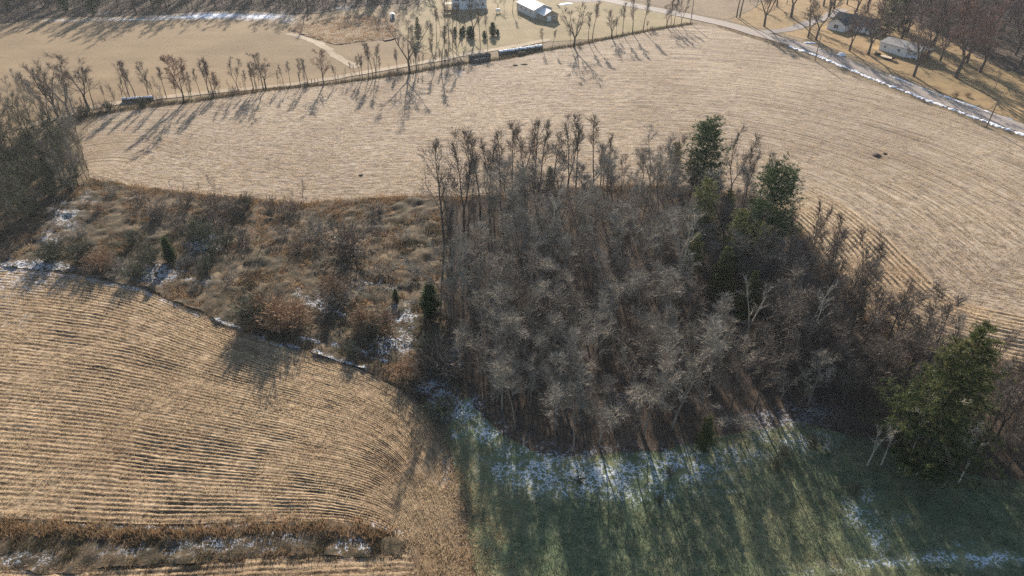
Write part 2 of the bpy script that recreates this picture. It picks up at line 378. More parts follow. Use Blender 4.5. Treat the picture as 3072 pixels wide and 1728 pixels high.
TRACK = [(-250, 470), (60, 385), (180, 350), (280, 320), (480, 292), (700, 268), (860, 255), (1000, 235), (1200, 200), (1330, 178), (1420, 157), (1520, 142), (1650, 118)]
UP_TOP = [(270, 372), (300, 348), (420, 328), (560, 312), (700, 290), (800, 272), (970, 258), (1110, 240), (1230, 224), (1390, 195), (1500, 182), (1625, 155), (1717, 140), (1835, 117), (1935, 97), (2012, 82), (2080, 71), (2140, 78)]
UP_RIGHT = [(2210, 100), (2300, 132), (2440, 190), (2640, 262), (2860, 340), (2960, 388), (3072, 428), (3500, 590), (3500, 1220)]
UP_LOW = [(3500, 1220), (3072, 1130), (2850, 1080), (2690, 1020), (2580, 930), (2490, 820), (2420, 720), (2350, 640), (2250, 590), (2100, 570), (1950, 560), (1700, 572), (1500, 590), (1340, 592), (1200, 588), (1000, 603), (900, 610), (700, 592), (500, 575), (330, 555), (270, 535)]
UP_LEFT = [(245, 470), (250, 410)]
guide_up = smooth(resample(pxs(UP_LOW), 4.0), 6)
upper_field, UPB = sheet('stubble_field', UP_TOP + UP_RIGHT + UP_LOW[1:] + UP_LEFT, 2.0, 0.10, M['stub_far'], 0.35, guide=guide_up)
sheet('meadow', [(-500, 130), (0, 74), (170, 50), (430, 42), (560, 34), (700, 26), (860, 42), (950, 42), (1120, 22), (1230, 36), (1190, 90), (1240, 150), (1380, 168)] + TRACK[-5::-1] + [(-500, 520)], 3.0, 0.04, M['meadow'], 0.6)
sheet('rough_meadow', [(850, 92), (920, 78), (990, 55), (1100, 44), (1150, 60), (1192, 84), (1178, 118), (1085, 126), (1010, 138), (960, 122), (900, 104)], 1.0, 0.06, M['rough'], 2.0, lump=0.3, lump_s=2.2)
sheet('lawn', [(1215, 45), (1300, -10), (1450, -80), (1760, -80), (1840, 8), (1950, 26), (2060, 52), (2085, 66), (1950, 90), (1800, 116), (1640, 124), (1520, 146), (1420, 160), (1330, 176), (1250, 152), (1200, 95)], 3.0, 0.07, M['lawn'], 0.5)
sheet('far_stubble_field', [(1790, -60), (1860, -8), (2000, 22), (2180, 56), (2250, 30), (2330, -20), (2300, -160), (1800, -160)], 3.0, 0.05, M['rough'], 0.5)
sheet('yard', [(2185, 60), (2250, 32), (2340, -20), (2320, -160), (3800, -160), (3800, 640), (3072, 366), (2860, 286), (2640, 200), (2450, 130), (2290, 85)], 3.0, 0.045, M['yard'], 0.4)
wood_poly = [(1335, 600), (1500, 590), (1700, 573), (1950, 560), (2250, 590), (2350, 642), (2420, 724), (2490, 825), (2580, 935), (2690, 1025), (2850, 1085), (3072, 1136), (3500, 1228), (3500, 1520), (2950, 1440), (2780, 1400), (2620, 1330), (2400, 1270), (2200, 1300), (2000, 1350), (1800, 1365), (1640, 1365), (1480, 1290), (1400, 1180), (1345, 1040), (1330, 950), (1335, 800)]
sheet('wood_floor', wood_poly, 2.0, 0.05, M['litter'], 0.8)
scrub_poly = [(300, 545), (500, 577), (700, 594), (900, 612), (1000, 606), (1200, 592), (1345, 594), (1345, 800), (1335, 950), (1350, 1050), (1400, 1180), (1372, 1236), (1332, 1284), (1312, 1276), (1235, 1185), (1100, 1118), (900, 1055), (700, 988), (430, 870), (250, 831), (0, 801), (-300, 795), (-700, 788), (-700, 640), (60, 640), (220, 560)]
scrub_o, SCB = sheet('scrub_ground', scrub_poly, 0.6, 0.03, M['scrub'], 0.5, lump=0.6, lump_s=2.0)
hay_poly = [(1400, 1180), (1480, 1285), (1640, 1362), (1800, 1362), (2000, 1348), (2200, 1298), (2400, 1268), (2620, 1328), (2780, 1398), (2950, 1438), (3600, 1530), (4300, 1640), (4300, 2600), (1592, 2600), (1443, 1900), (1425, 1740), (1405, 1560), (1375, 1420), (1330, 1290), (1370, 1240)]
hay_o, HAB = sheet('hay_field', hay_poly, 0.8, 0.09, M['hay'], 0.5, lump=0.06, lump_s=1.2)
strip_poly = [(-700, 1537), (-300, 1550), (0, 1560), (250, 1574), (500, 1582), (800, 1569), (950, 1564), (1080, 1570), (1175, 1592), (1228, 1630), (1238, 1662), (1120, 1668), (900, 1668), (500, 1697), (200, 1722), (-300, 1712), (-700, 1704)]
strip_o, STB = sheet('grass_strip', strip_poly, 0.5, 0.05, M['scrub'], 0.35, lump=0.35, lump_s=1.3)

def ribbon(name, cl, width, z, mat, step=2.0, ragged=0.0, cross=4):
    Cc = smooth(resample(pxs(cl), step), 8); T = np.gradient(Cc, axis=0); T /= np.hypot(*T.T)[:, None]; Nn = np.stack([-T[:, 1], T[:, 0]], 1)
    V = []; n = len(Cc)
    for j in range(cross + 1):
        o = (j / cross - 0.5) * width; q = Cc + Nn * o
        if ragged and j in (0, cross): q = q + Nn * (ragged * fb(Cc[:, 0], Cc[:, 1], 2.5, 4 + j))[:, None]
        V.append(np.stack([q[:, 0], q[:, 1], gz(q[:, 0], q[:, 1]) + z], 1))
    V = np.stack(V, 1).reshape(-1, 3); I = np.arange(n * (cross + 1)).reshape(n, cross + 1)
    F = np.stack([I[:-1, :-1].ravel(), I[1:, :-1].ravel(), I[1:, 1:].ravel(), I[:-1, 1:].ravel()], 1)
    return structure(link(name, np_mesh(name, V, F[:, ::-1], mat, {'snow': np.zeros(len(V))}, None, True))), Cc, Nn
ROAD = [(1560, -70), (1720, -30), (1810, -3), (1885, 13), (2059, 43), (2183, 70), (2272, 101), (2458, 158), (2645, 230), (2862, 310), (3072, 386), (3500, 545)]
road, RC, RN = ribbon('road', ROAD, 6.6, 0.14, M['road'], 2.0, 0.25, 6)
ribbon('farm_track', TRACK[1:], 3.0, 0.13, M['track'], 2.0, 0.4)
ribbon('driveway', [(2290, 98), (2370, 90), (2420, 72), (2470, 58), (2530, 30)], 5.0, 0.12, M['gravel'], 2.0, 0.4)
ribbon('yard_drive', [(1640, -30), (1690, 0), (1760, 5), (1830, -3)], 5.0, 0.12, M['gravel'], 2.0, 0.4)
ribbon('worn_path', [(868, 104), (925, 120), (962, 136), (985, 150), (1000, 168), (1050, 190), (1065, 205)], 3.2, 0.09, M['track'], 2.0, 0.8)

# ------------------------------------------------------------------ lower stubble field: ridged rows
def row_field(name, curves, z, mat, n_along=220, per=4, pitch=0.76, world=False, ridge_h=0.08):
    Cs = [np.array(c) if world else resample_n(smooth(resample(pxs(c), 2.0), 5), n_along) for c in curves]
    R_ = random.Random(len(name)); rows = []
    for a, b in zip(Cs[:-1], Cs[1:]):
        d = np.hypot(*(b - a).T); n = max(1, int(round(np.percentile(d, 60) / pitch)))
        cut = [0.0] + [(k + R_.uniform(-.16, .16)) / n for k in range(1, n)] + [1.0]
        for k in range(n): rows.append((a, b, cut[k], cut[k + 1] - cut[k]))
    L = []; ridge = []; vv = []
    for i, (a, b, s0, ds) in enumerate(rows):
        st = R_.uniform(.55, 1.25) * (0.25 if i % 8 in (3, 4) and R_.random() < .7 else 1)      # wheel tracks flatten some rows
        for j in range(per):
            L.append(a + (b - a) * (s0 + ds * j / per)); ridge.append(st * math.cos(2 * math.pi * j / per)); vv.append((i + j / per) * pitch)
    L.append(rows[-1][1]); ridge.append(0.5); vv.append(len(rows) * pitch)
    P = np.stack(L); m, n = P.shape[:2]
    P[1:-1] += 0.11 * np.stack([fb(P[1:-1, :, 0], P[1:-1, :, 1], 3.5, 14), fb(P[1:-1, :, 0], P[1:-1, :, 1], 3.5, 15)], -1)
    X, Y = P[..., 0].ravel(), P[..., 1].ravel()
    U = np.broadcast_to(np.linspace(0, n * 0.5, n), (m, n)).ravel(); VV = np.repeat(vv, n); R = np.repeat(ridge, n)
    amp = np.clip(0.42 + 0.6 * fb(X, Y, 8.0, 8) + 0.6 * fb(X, Y, 1.8, 12), 0.0, 1.4)
    Z = gz(X, Y) + z + ridge_h * R * amp + 0.06 * fb(X, Y, 0.6, 9) + 0.06 * fb(X, Y, 2.2, 10)
    I = np.arange(m * n).reshape(m, n)
    F = np.stack([I[:-1, :-1].ravel(), I[1:, :-1].ravel(), I[1:, 1:].ravel(), I[:-1, 1:].ravel()], 1)
    o = structure(link(name, np_mesh(name, np.stack([X, Y, Z], 1), F, mat, {'snow': snow_attr(X, Y)}, np.stack([U, VV], 1), True)))
    return o, P[::per]
LT = [(-700, 785), (-300, 790), (0, 799), (250, 830), (430, 869), (700, 986), (900, 1053), (1100, 1116), (1230, 1181), (1320, 1290), (1370, 1420), (1400, 1560), (1420, 1740), (1440, 1900), (1590, 2600)]
LM = [(-700, 1020), (-300, 1050), (0, 1075), (300, 1110), (600, 1175), (900, 1245), (1100, 1295), (1200, 1355), (1260, 1435), (1300, 1520), (1320, 1620), (1335, 1740), (1350, 1900), (1440, 2600)]
LB = [(-700, 1535), (-300, 1548), (0, 1557), (250, 1571), (500, 1579), (800, 1566), (950, 1561), (1080, 1566), (1180, 1590), (1232, 1635), (1250, 1690), (1255, 1740), (1260, 1900), (1290, 2600)]
low_o, ROWS = row_field('lower_stubble_field', [LT, LM, LB], 0.14, M['stub_near'])
L2 = [(-700, 1700), (-300, 1708), (200, 1720), (500, 1694), (900, 1664), (1100, 1658), (1180, 1645), (1240, 1655)]
L3 = [(-700, 2600), (0, 2600), (500, 2600), (900, 2600), (1292, 2600)]
low2_o, ROWS2 = row_field('near_stubble_field', [L2, L3], 0.13, M['stub_near'], 160)
# headland of the upper field: rows bent round the wood and along the scrub
hg = resample(guide_up, 0.7); hg = smooth(hg, 20); hg = hg[topx(hg[:, 0], hg[:, 1])[0] > 2290]; T_ = np.gradient(hg, axis=0); T_ /= np.hypot(*T_.T)[:, None]; hn = np.stack([T_[:, 1], -T_[:, 0]], 1)
if (hn @ np.array([0, 1.0])).mean() < 0: hn = -hn
hw = np.full(len(hg), 17.0)
ho = smooth(hg + hn * hw[:, None], 30)
head_o, ROWS3 = row_field('headland_rows', [hg + hn * 0.6, ho], 0.17, M['stub_head'], 0, 4, 1.2, True, 0.16)

# ------------------------------------------------------------------ blade scatter (stuff)
def blades(name, P, Hh, wid, lean, tint, mat, label, cat, zoff=0.0, per=1, spread=0.0, dirn=None):
    """P (n,2) positions; each blade one leaning triangle"""
    P = np.repeat(P, per, 0); n = len(P)
    Hh = np.repeat(np.broadcast_to(Hh, n // per), per) * rng.uniform(.6, 1.25, n)
    tint = np.clip(np.repeat(np.broadcast_to(tint, n // per), per) + rng.uniform(-.22, .22, n), 0, 1)
    P = P + rng.normal(0, 1, (n, 2)) * spread
    a = rng.uniform(0, 2 * np.pi, n) if dirn is None else dirn + rng.normal(0, .8, n)
    b = rng.uniform(0, 2 * np.pi, n); l = lean * rng.uniform(.3, 1.3, n) * Hh
    z = gz(P[:, 0], P[:, 1]) + zoff
    wv = np.stack([np.cos(b), np.sin(b)], 1) * (wid * rng.uniform(.6, 1.4, n))[:, None] / 2
    V = np.empty((n, 3, 3), np.float32)
    V[:, 0, :2] = P - wv; V[:, 1, :2] = P + wv; V[:, 0, 2] = V[:, 1, 2] = z - 0.02
    V[:, 2, :2] = P + np.stack([np.cos(a), np.sin(a)], 1) * l[:, None]; V[:, 2, 2] = z + Hh
    o = link(name, np_mesh(name, V.reshape(-1, 3), np.arange(n * 3).reshape(-1, 3), mat, {'tint': np.repeat(tint, 3)}))
    return stuff(o, label, cat)
def rand_in(B, n, seed=0):
    lo, hi = B.min(0), B.max(0); out = np.zeros((0, 2))
    while len(out) < n:
        q = rng.uniform(lo, hi, (n * 2, 2)); out = np.vstack([out, q[inside(q, B)]])
    return out[:n]
def along_rows(R, per_m, jit):
    out = []
    for i, r in enumerate(R[1:-1]):
        gap = np.minimum(np.hypot(*(R[i + 2] - r).T), 0.8)
        d = np.hypot(*np.diff(r, axis=0).T); s = np.concatenate([[0], np.cumsum(d)])
        n = int(s[-1] * per_m)
        if n < 2: continue
        t = rng.uniform(0, s[-1], n)
        t = t[rng.uniform(0, 1, n) < np.clip(np.interp(t, s, gap) / 0.76, .12, 1) ** 1.3]; n = len(t)
        out.append(np.stack([np.interp(t, s, r[:, 0]), np.interp(t, s, r[:, 1])], 1) + rng.normal(0, jit, (n, 2)))
    q = np.vstack(out); g = fb(q[:, 0], q[:, 1], 1.6, 6) + fb(q[:, 0], q[:, 1], 0.6, 7) + 0.8 * fb(q[:, 0], q[:, 1], 8, 11)
    return q[g > -0.45]
q = along_rows(ROWS, 16, 0.07); blades('corn_stubble', q, 0.27, 0.06, 0.5, 0.5 + 0.2 * fb(q[:, 0], q[:, 1], 6, 2), M['straw'], 'pale cut corn stubble standing in curved rows on the lower field', 'stubble', 0.18, 1, 0.0)
q = along_rows(ROWS2, 16, 0.07); blades('corn_stubble', q, 0.27, 0.06, 0.5, 0.5, M['straw'], 'pale cut corn stubble in rows below the rough grass strip', 'stubble', 0.17)
q = along_rows(ROWS, 10, 0.3); blades('straw_residue', q, 0.07, 0.10, 4.0, 0.6, M['straw'], 'loose straw and leaf residue lying between the lower field rows', 'straw', 0.16)
q = along_rows(ROWS3, 7, 0.08); u, v = topx(q[:, 0], q[:, 1]); q = q[(u < 3120)]; blades('corn_stubble', q, 0.3, 0.08, 0.5, 0.55, M['straw'], 'pale cut stubble on the headland rows round the wood', 'stubble', 0.2)
LOWB = np.vstack([ROWS[0], ROWS[-1][::-1]])
# upper field stubble: denser where it shows larger
q = rand_in(UPB, 330000); u, v = topx(q[:, 0], q[:, 1]); keep = rng.uniform(0, 1, len(q)) < np.clip((v + 60) / 600, .12, 1); q = q[keep & (u > -60) & (u < 3140)]
g = fb(q[:, 0], q[:, 1], 1.2, 6); q = q[g > -0.35]
blades('corn_stubble', q, 0.24, 0.10, 0.6, 0.6 + 0.2 * fb(q[:, 0], q[:, 1], 25, 2), M['straw'], 'pale cut corn stubble covering the large upper field', 'stubble', 0.10)
# scrub grass
q = rand_in(SCB, 16000); t = 0.46 + 0.45 * fb(q[:, 0], q[:, 1], 7, 3) + 0.3 * fb(q[:, 0], q[:, 1], 2, 4); g = fb(q[:, 0], q[:, 1], 2.2, 5) + 0.6 * fb(q[:, 0], q[:, 1], 6, 6); k = g > -0.15
sn = snow_attr(q[:, 0], q[:, 1]); k &= sn < 0.45
blades('scrub_grass', q[k], 0.5, 0.13, 1.3, t[k], M['tuft'], 'matted rusty brown grass tufts over the scrubby bank', 'grass', 0.22, 6, 0.26)
q = rand_in(STB, 3000); sn = snow_attr(q[:, 0], q[:, 1]); k = (sn < 0.35) & (fb(q[:, 0], q[:, 1], 1.8, 8) > -.2); t = 0.28 + 0.3 * fb(q[:, 0], q[:, 1], 4, 3)
blades('strip_grass', q[k], 0.5, 0.09, 0.8, t[k], M['tuft'], 'tall rusty grass filling the strip between stubble fields', 'grass', 0.15, 8, 0.22)
# orange fringe along the strip top
fr = resample(pxs([(-200, 1590), (0, 1590), (250, 1600), (500, 1606), (800, 1592), (950, 1588), (1060, 1592), (1150, 1612)]), 0.15); fr = fr + rng.normal(0, .55, fr.shape)
blades('fringe_grass', fr, 0.85, 0.10, 0.5, 0.62, M['tuft'], 'taller orange grass fringe at the upper edge of the strip', 'grass', 0.15, 10, 0.3)
q = rand_in(HAB, 260000); u, v = topx(q[:, 0], q[:, 1]); sn = snow_attr(q[:, 0], q[:, 1]); k = (u < 3500) & (v < 1760 + 700 * rng.uniform(0, 1, len(q)) ** 2) & (sn < 0.5 + 0.3 * rng.uniform(-1, 1, len(q))); q = q[k]
blades('hay_grass', q, 0.16, 0.07, 1.0, np.clip(0.40 + 0.3 * fb(q[:, 0], q[:, 1], 9, 3) + 0.25 * fb(q[:, 0], q[:, 1], 1.5, 4) + 0.75 * np.clip((1640 - topx(q[:, 0], q[:, 1])[0]) / 260, 0, 1), 0, 1), M['green_tuft'], 'short green and straw coloured grass of the shaded hay field', 'grass', 0.10, 2, 0.1)
# hedgerow bank grass under the tree line
hb = resample(pxs([(200, 356), (300, 340), (420, 318), (560, 304), (700, 282), (800, 268), (970, 254), (1110, 236), (1230, 219), (1390, 190), (1500, 176), (1625, 150), (1717, 136), (1835, 113), (1935, 93), (2012, 79), (2075, 68)]), 0.06); hb = hb + rng.normal(0, .8, hb.shape)
blades('hedge_bank_grass', hb, 0.7, 0.10, 0.6, 0.12 + 0.2 * fb(hb[:, 0], hb[:, 1], 6, 2), M['tuft'], 'dark weedy growth along the foot of the tree line', 'grass', 0.05, 4, 0.3)
vb = resample(RC[(RC[:, 1] < 285)], 0.12); T_ = np.gradient(vb, axis=0); T_ /= np.hypot(*T_.T)[:, None]
sd = np.where((np.stack([-T_[:, 1], T_[:, 0]], 1) @ np.array([-1, -0.3]))[:, None] > 0, 1, -1) * np.stack([-T_[:, 1], T_[:, 0]], 1)
vb2 = vb + sd * rng.uniform(3.6, 6.2, (len(vb), 1))
blades('verge_grass', vb2, 0.3, 0.10, 0.8, 0.4 + 0.2 * fb(vb2[:, 0], vb2[:, 1], 6, 2), M['tuft'], 'brown verge grass between the road and the upper field', 'grass', 0.08, 4, 0.3)
# soft margins where sheets meet
mg = np.vstack([resample(pxs(LT), 0.10), resample(pxs(LB), 0.10), resample(pxs(L2), 0.10)]); mg = mg + rng.normal(0, .7, mg.shape)
blades('margin_grass', mg, 0.34, 0.09, 1.0, 0.5 + 0.4 * fb(mg[:, 0], mg[:, 1], 5, 2), M['tuft'], 'ragged dry grass along the lower field margins', 'grass', 0.12, 3, 0.3)
mg = resample(pxs(LT[8:-1]), 0.02); mg = mg + rng.normal(0, 1.0, mg.shape) * rng.uniform(.3, 2.6, (len(mg), 1))
blades('margin_straw', mg, 0.2, 0.08, 1.8, 0.55, M['straw'], 'straw lying across the border of stubble and hay field', 'straw', 0.16, 2, 0.3)
# wood undergrowth
WDB = smooth(resample(pxs(wood_poly), 2.0, True), 2, True)
q = rand_in(WDB, 17000); u, v = topx(q[:, 0], q[:, 1]); q = q[(u < 3150)]
blades('wood_undergrowth', q, 1.5, 0.035, 0.7, 0.4 + 0.4 * fb(q[:, 0], q[:, 1], 6, 2), M['brush'], 'thin brown brush and saplings on the wood floor', 'brush', 0.03, 5, 0.35)
# field edge brush along the upper field's lower edge
eb = resample(pxs([(270, 545), (330, 560), (500, 582), (700, 600), (900, 618), (1000, 612), (1200, 598), (1345, 600), (1500, 598), (1700, 580), (1950, 568), (2250, 596), (2350, 648), (2420, 730), (2490, 830), (2580, 940), (2690, 1030), (2850, 1090), (3072, 1140)]), 0.06); eb = eb + rng.normal(0, 1.0, eb.shape)
blades('field_edge_grass', eb, 0.9, 0.10, 0.6, 0.35 + 0.3 * fb(eb[:, 0], eb[:, 1], 8, 2), M['tuft'], 'brown weeds along the lower edge of the upper field', 'grass', 0.05, 4, 0.4)
q = rand_in(smooth(resample(pxs([(850, 92), (920, 78), (990, 55), (1100, 44), (1150, 60), (1192, 84), (1178, 118), (1085, 126), (1010, 138), (960, 122), (900, 104)]), 2, True), 2, True), 5000)
q = q[::2]; blades('mound_grass', q, 0.5, 0.2, 0.9, 0.72 + 0.3 * fb(q[:, 0], q[:, 1], 8, 2), M['tuft'], 'coarse brown grass clumps on the unmown patch of meadow', 'grass', 0.15, 3, 0.5)

# ------------------------------------------------------------------ snow banks
def snow_bank(name, side, t0, t1, off, wid, label, gap=0.0):   # ploughed ridge of old snow
    L = RC[(RC[:, 1] >= t0) & (RC[:, 1] <= t1)]; idx = np.where((RC[:, 1] >= t0) & (RC[:, 1] <= t1))[0]
    Nn = RN[idx]; sgn = np.sign(Nn[:, 0:1]) * side
    c = resample_n(L + Nn * sgn * off, int(len(L) * 8)); T = np.gradient(c, axis=0); T /= np.hypot(*T.T)[:, None]; N2 = np.stack([-T[:, 1], T[:, 0]], 1)
    n = len(c); k = 6; wv = wid * np.clip(1.0 + 0.6 * fb(c[:, 0], c[:, 1], 1.3, 3) + 0.5 * fb(c[:, 0], c[:, 1], 0.5, 4) - gap, 0.02, 2); V = []
    c = c + N2 * (0.25 * fb(c[:, 0], c[:, 1], 3, 6))[:, None]
    for j in range(k + 1):
        s = j / k * 2 - 1; q = c + N2 * (s * wv / 2)[:, None]
        z = gz(q[:, 0], q[:, 1]) + 0.06 + np.maximum(0, (1 - s * s)) * 0.32 * np.minimum(1, wv) * (0.8 + 0.5 * fb(q[:, 0], q[:, 1], 0.4, 5))
        V.append(np.stack([q[:, 0], q[:, 1], z], 1))
    V = np.stack(V, 1).reshape(-1, 3); I = np.arange(n * (k + 1)).reshape(n, k + 1)
    F = np.stack([I[:-1, :-1].ravel(), I[1:, :-1].ravel(), I[1:, 1:].ravel(), I[:-1, 1:].ravel()], 1)
    return tag(link(name, np_mesh(name, V, F, M['snow'], None, None, True)), label, 'snow bank')
snow_bank('snow_bank', -1, 150, 253, 4.3, 1.5, 'long ploughed snow bank on the field side of the road', 0.05)
snow_bank('snow_bank', 1, 178, 219, 3.7, 0.7, 'thin straight snow bank on the house side of the road', 0.0)
def snow_heap(x, y, rx, ry, h, label, rz=0.0, name='snow_heap'):
    X0, Y0 = px(x, y); k, r = 18, 5; V = [(0, 0, h)]
    for i in range(1, r + 1):
        for j in range(k):
            a = 2 * math.pi * j / k; f = i / r; q = 1 + 0.3 * fb(np.array([math.cos(a) * 2 + x]), np.array([math.sin(a) * 2 + y]), 0.8, 2)[0]
            V.append((math.cos(a) * rx * f * q, math.sin(a) * ry * f * q, h * (1 - f * f) - (0.05 if i == r else 0) + (0.12 * h * rnd.uniform(-1, 1) if i < r else 0)))
    F = [(0, 1 + j, 1 + (j + 1) % k) for j in range(k)]
    for i in range(r - 1):
        for j in range(k):
            a, b, c, d = 1 + i * k + j, 1 + i * k + (j + 1) % k, 1 + (i + 1) * k + (j + 1) % k, 1 + (i + 1) * k + j
            F += [(a, d, c), (a, c, b)]
    o = link(name, np_mesh(name, V, F, M['snow'], None, None, True)); o.location = (X0, Y0, float(gz(X0, Y0)) + 0.09); o.rotation_euler = (0, 0, rz)
    return tag(o, label, 'snow')
snow_heap(2523, 168, 1.4, 1.6, 0.8, 'rounded snow heap at the roadside below the ranch house')
snow_heap(2430, 132, 2.2, 1.0, 0.3, 'flat oblong snow remnant beside the road near two bare trees')
snow_heap(1697, 13, 3.5, 1.6, 0.3, 'drifted snow streak on the lawn behind the barn', 0.5)
# ------------------------------------------------------------------ trees
def tubes(segs, V, F, sides):
    """segs: list of polylines [(p,r)...]; appended as open tubes"""
    for pl in segs:
        base = None
        for i, (p, r) in enumerate(pl):
            d = (pl[min(i + 1, len(pl) - 1)][0] - pl[max(i - 1, 0)][0])
            if d.length < 1e-6: d = Vector((0, 0, 1))
            d.normalize(); a = d.orthogonal().normalized(); b = d.cross(a)
            st = len(V)
            for k in range(sides):
                an = 2 * math.pi * k / sides; q = p + a * (math.cos(an) * r) + b * (math.sin(an) * r); V.append(q[:])
            if base is not None:
                for k in range(sides):
                    k2 = (k + 1) % sides; F.append((base + k, base + k2, st + k2)); F.append((base + k, st + k2, st + k))
            base = st
def rand_perp(R, d):
    a = d.orthogonal().normalized(); b = d.cross(a); t = R.uniform(0, 2 * math.pi)
    return a * math.cos(t) + b * math.sin(t)
def grow(R, p, d, L, r, n, wob, up, rend=0.35):
    pl = [(p.copy(), r)]; d = d.normalized()
    for i in range(n):
        d = (d + Vector((R.gauss(0, wob), R.gauss(0, wob), R.gauss(0, wob) + up))).normalized()
        p = p + d * (L / n); pl.append((p.copy(), r * (1 - (1 - rend) * (i + 1) / n)))
    return pl
def at(pl, t):
    f = t * (len(pl) - 1); i = min(int(f), len(pl) - 2); k = f - i
    return pl[i][0].lerp(pl[i + 1][0], k), (pl[i + 1][0] - pl[i][0]).normalized(), pl[i][1] * (1 - k) + pl[i + 1][1] * k
TREES = {}
def bare_tree(key, seed, H=14.0, clear=0.35, n1=9, n2=5, n3=4, ntw=4, spread=0.42, ang=(28, 55), rt=0.16, forks=1, barkm='bark_grey', twigm='twig_grey', leaves=0, upright=0.10, tw=0.022, leaf_size=0.13):
    R = random.Random(seed); tr, br, tws, lv = [], [], [], []
    stems = []
    if forks == 1:
        stems.append(grow(R, Vector((0, 0, -0.15)), Vector((R.gauss(0, .03), R.gauss(0, .03), 1)), H * 0.93, rt, 9, 0.035, 0.03, 0.12))
    else:
        base = grow(R, Vector((0, 0, -0.15)), Vector((R.gauss(0, .03), R.gauss(0, .03), 1)), H * clear * 0.8, rt, 4, 0.03, 0.03, 0.8); tr.append(base)
        e, dd, rr = base[-1][0], Vector((0, 0, 1)), base[-1][1]
        a0 = R.uniform(0, 6.28)
        for k in range(forks):
            a = a0 + 2 * math.pi * k / forks + R.gauss(0, .25); tilt = math.radians(R.uniform(14, 34)) * (spread / 0.42)
            stems.append(grow(R, e, Vector((math.cos(a) * math.sin(tilt), math.sin(a) * math.sin(tilt), math.cos(tilt))), (H - e.z) * R.uniform(.82, 1.0) / max(.75, math.cos(tilt)), rr * 0.68, 8, 0.06, 0.05, 0.15))
    tr += stems
    def twigs(pl, n, l, lo=.12):
        for _ in range(n):
            p, d, _r = at(pl, R.uniform(lo, 1)); q = (d * R.uniform(.7, 1.2) + rand_perp(R, d) * R.uniform(.3, .85) + Vector((0, 0, .25))).normalized(); ll = l * R.uniform(.5, 1.3); e = p + q * ll
            tws.append((p, e, tw * R.uniform(.7, 1.3)))
            for _k in range(ntw - 2):                                  # side shoots
                p2 = p.lerp(e, R.uniform(.2, .85)); q2 = (q + rand_perp(R, q) * R.uniform(.5, 1.0)).normalized(); tws.append((p2, p2 + q2 * ll * R.uniform(.35, .7), tw * .75))
            if leaves and R.random() < leaves:
                for _k in range(3): lv.append(p.lerp(e, R.uniform(.2, 1)))
    for s in stems:
        t0 = clear if forks == 1 else 0.12
        nn = n1 if forks == 1 else max(5, int(n1 / forks * 1.6))
        for i in range(nn):
            t = t0 + (0.97 - t0) * (i + R.uniform(.1, .9)) / nn; p, d, r = at(s, t)
            k = (t - t0) / (1 - t0); L = H * spread * (1.0 - 0.58 * k) * R.uniform(.6, 1.15) * (1 if forks == 1 else 0.75)
            an = math.radians(R.uniform(*ang)); q = d * math.cos(an) + rand_perp(R, d) * math.sin(an)
            b1 = grow(R, p, q, L, max(0.03, r * 0.5), 5, 0.09, upright, 0.22); tr.append(b1) if r * .5 > .05 else br.append(b1)
            for j in range(n2):
                t2 = 0.15 + 0.83 * (j + R.random()) / n2; p2, d2, r2 = at(b1, t2)
                an = math.radians(R.uniform(20, 50)); q2 = d2 * math.cos(an) + rand_perp(R, d2) * math.sin(an)
                b2 = grow(R, p2, q2, L * R.uniform(.35, .65) * (1.15 - .6 * t2), max(.016, r2 * .55), 3, 0.10, upright, 0.35); br.append(b2)
                twigs(b2, n3, 0.085 * H * R.uniform(.7, 1.1))
            twigs(b1, 3, 0.08 * H, .3)
        twigs(s, 6, 0.07 * H, .75)
    return finish_tree(key, tr, br, tws, lv, barkm, twigm, leaf_size, R)
def finish_tree(key, tr, br, tws, lv, barkm, twigm, leaf_size, R):
    V, F = [], []; tubes(tr, V, F, 5); trunk = np_mesh(key + '_trunk', V, F, M[barkm], None, None, True)
    V, F = [], []; tubes(br, V, F, 3)
    for a, b, wd in tws:
        d = (b - a).normalized(); s = rand_perp(R, d) * wd; i = len(V); V += [(a - s)[:], (a + s)[:], b[:]]; F.append((i, i + 1, i + 2))
    crown = np_mesh(key + '_crown', V, F, M[twigm])
    leaf = None
    if lv:
        P = np.array([p[:] for p in lv]); n = len(P); A = rng.normal(0, 1, (n, 3)); B = rng.normal(0, 1, (n, 3)); A /= np.linalg.norm(A, axis=1)[:, None]; B /= np.linalg.norm(B, axis=1)[:, None]
        s = leaf_size * rng.uniform(.6, 1.4, (n, 1)); W = np.stack([P - A * s, P + A * s * .6 + B * s * .7, P + A * s - B * s * .5], 1).reshape(-1, 3)
        leaf = np_mesh(key + '_leaves', W, np.arange(3 * n).reshape(-1, 3), M['leaf_brown'], {'tint': np.repeat(rng.uniform(0, 1, n), 3)})
    TREES[key] = (trunk, crown, leaf); return key
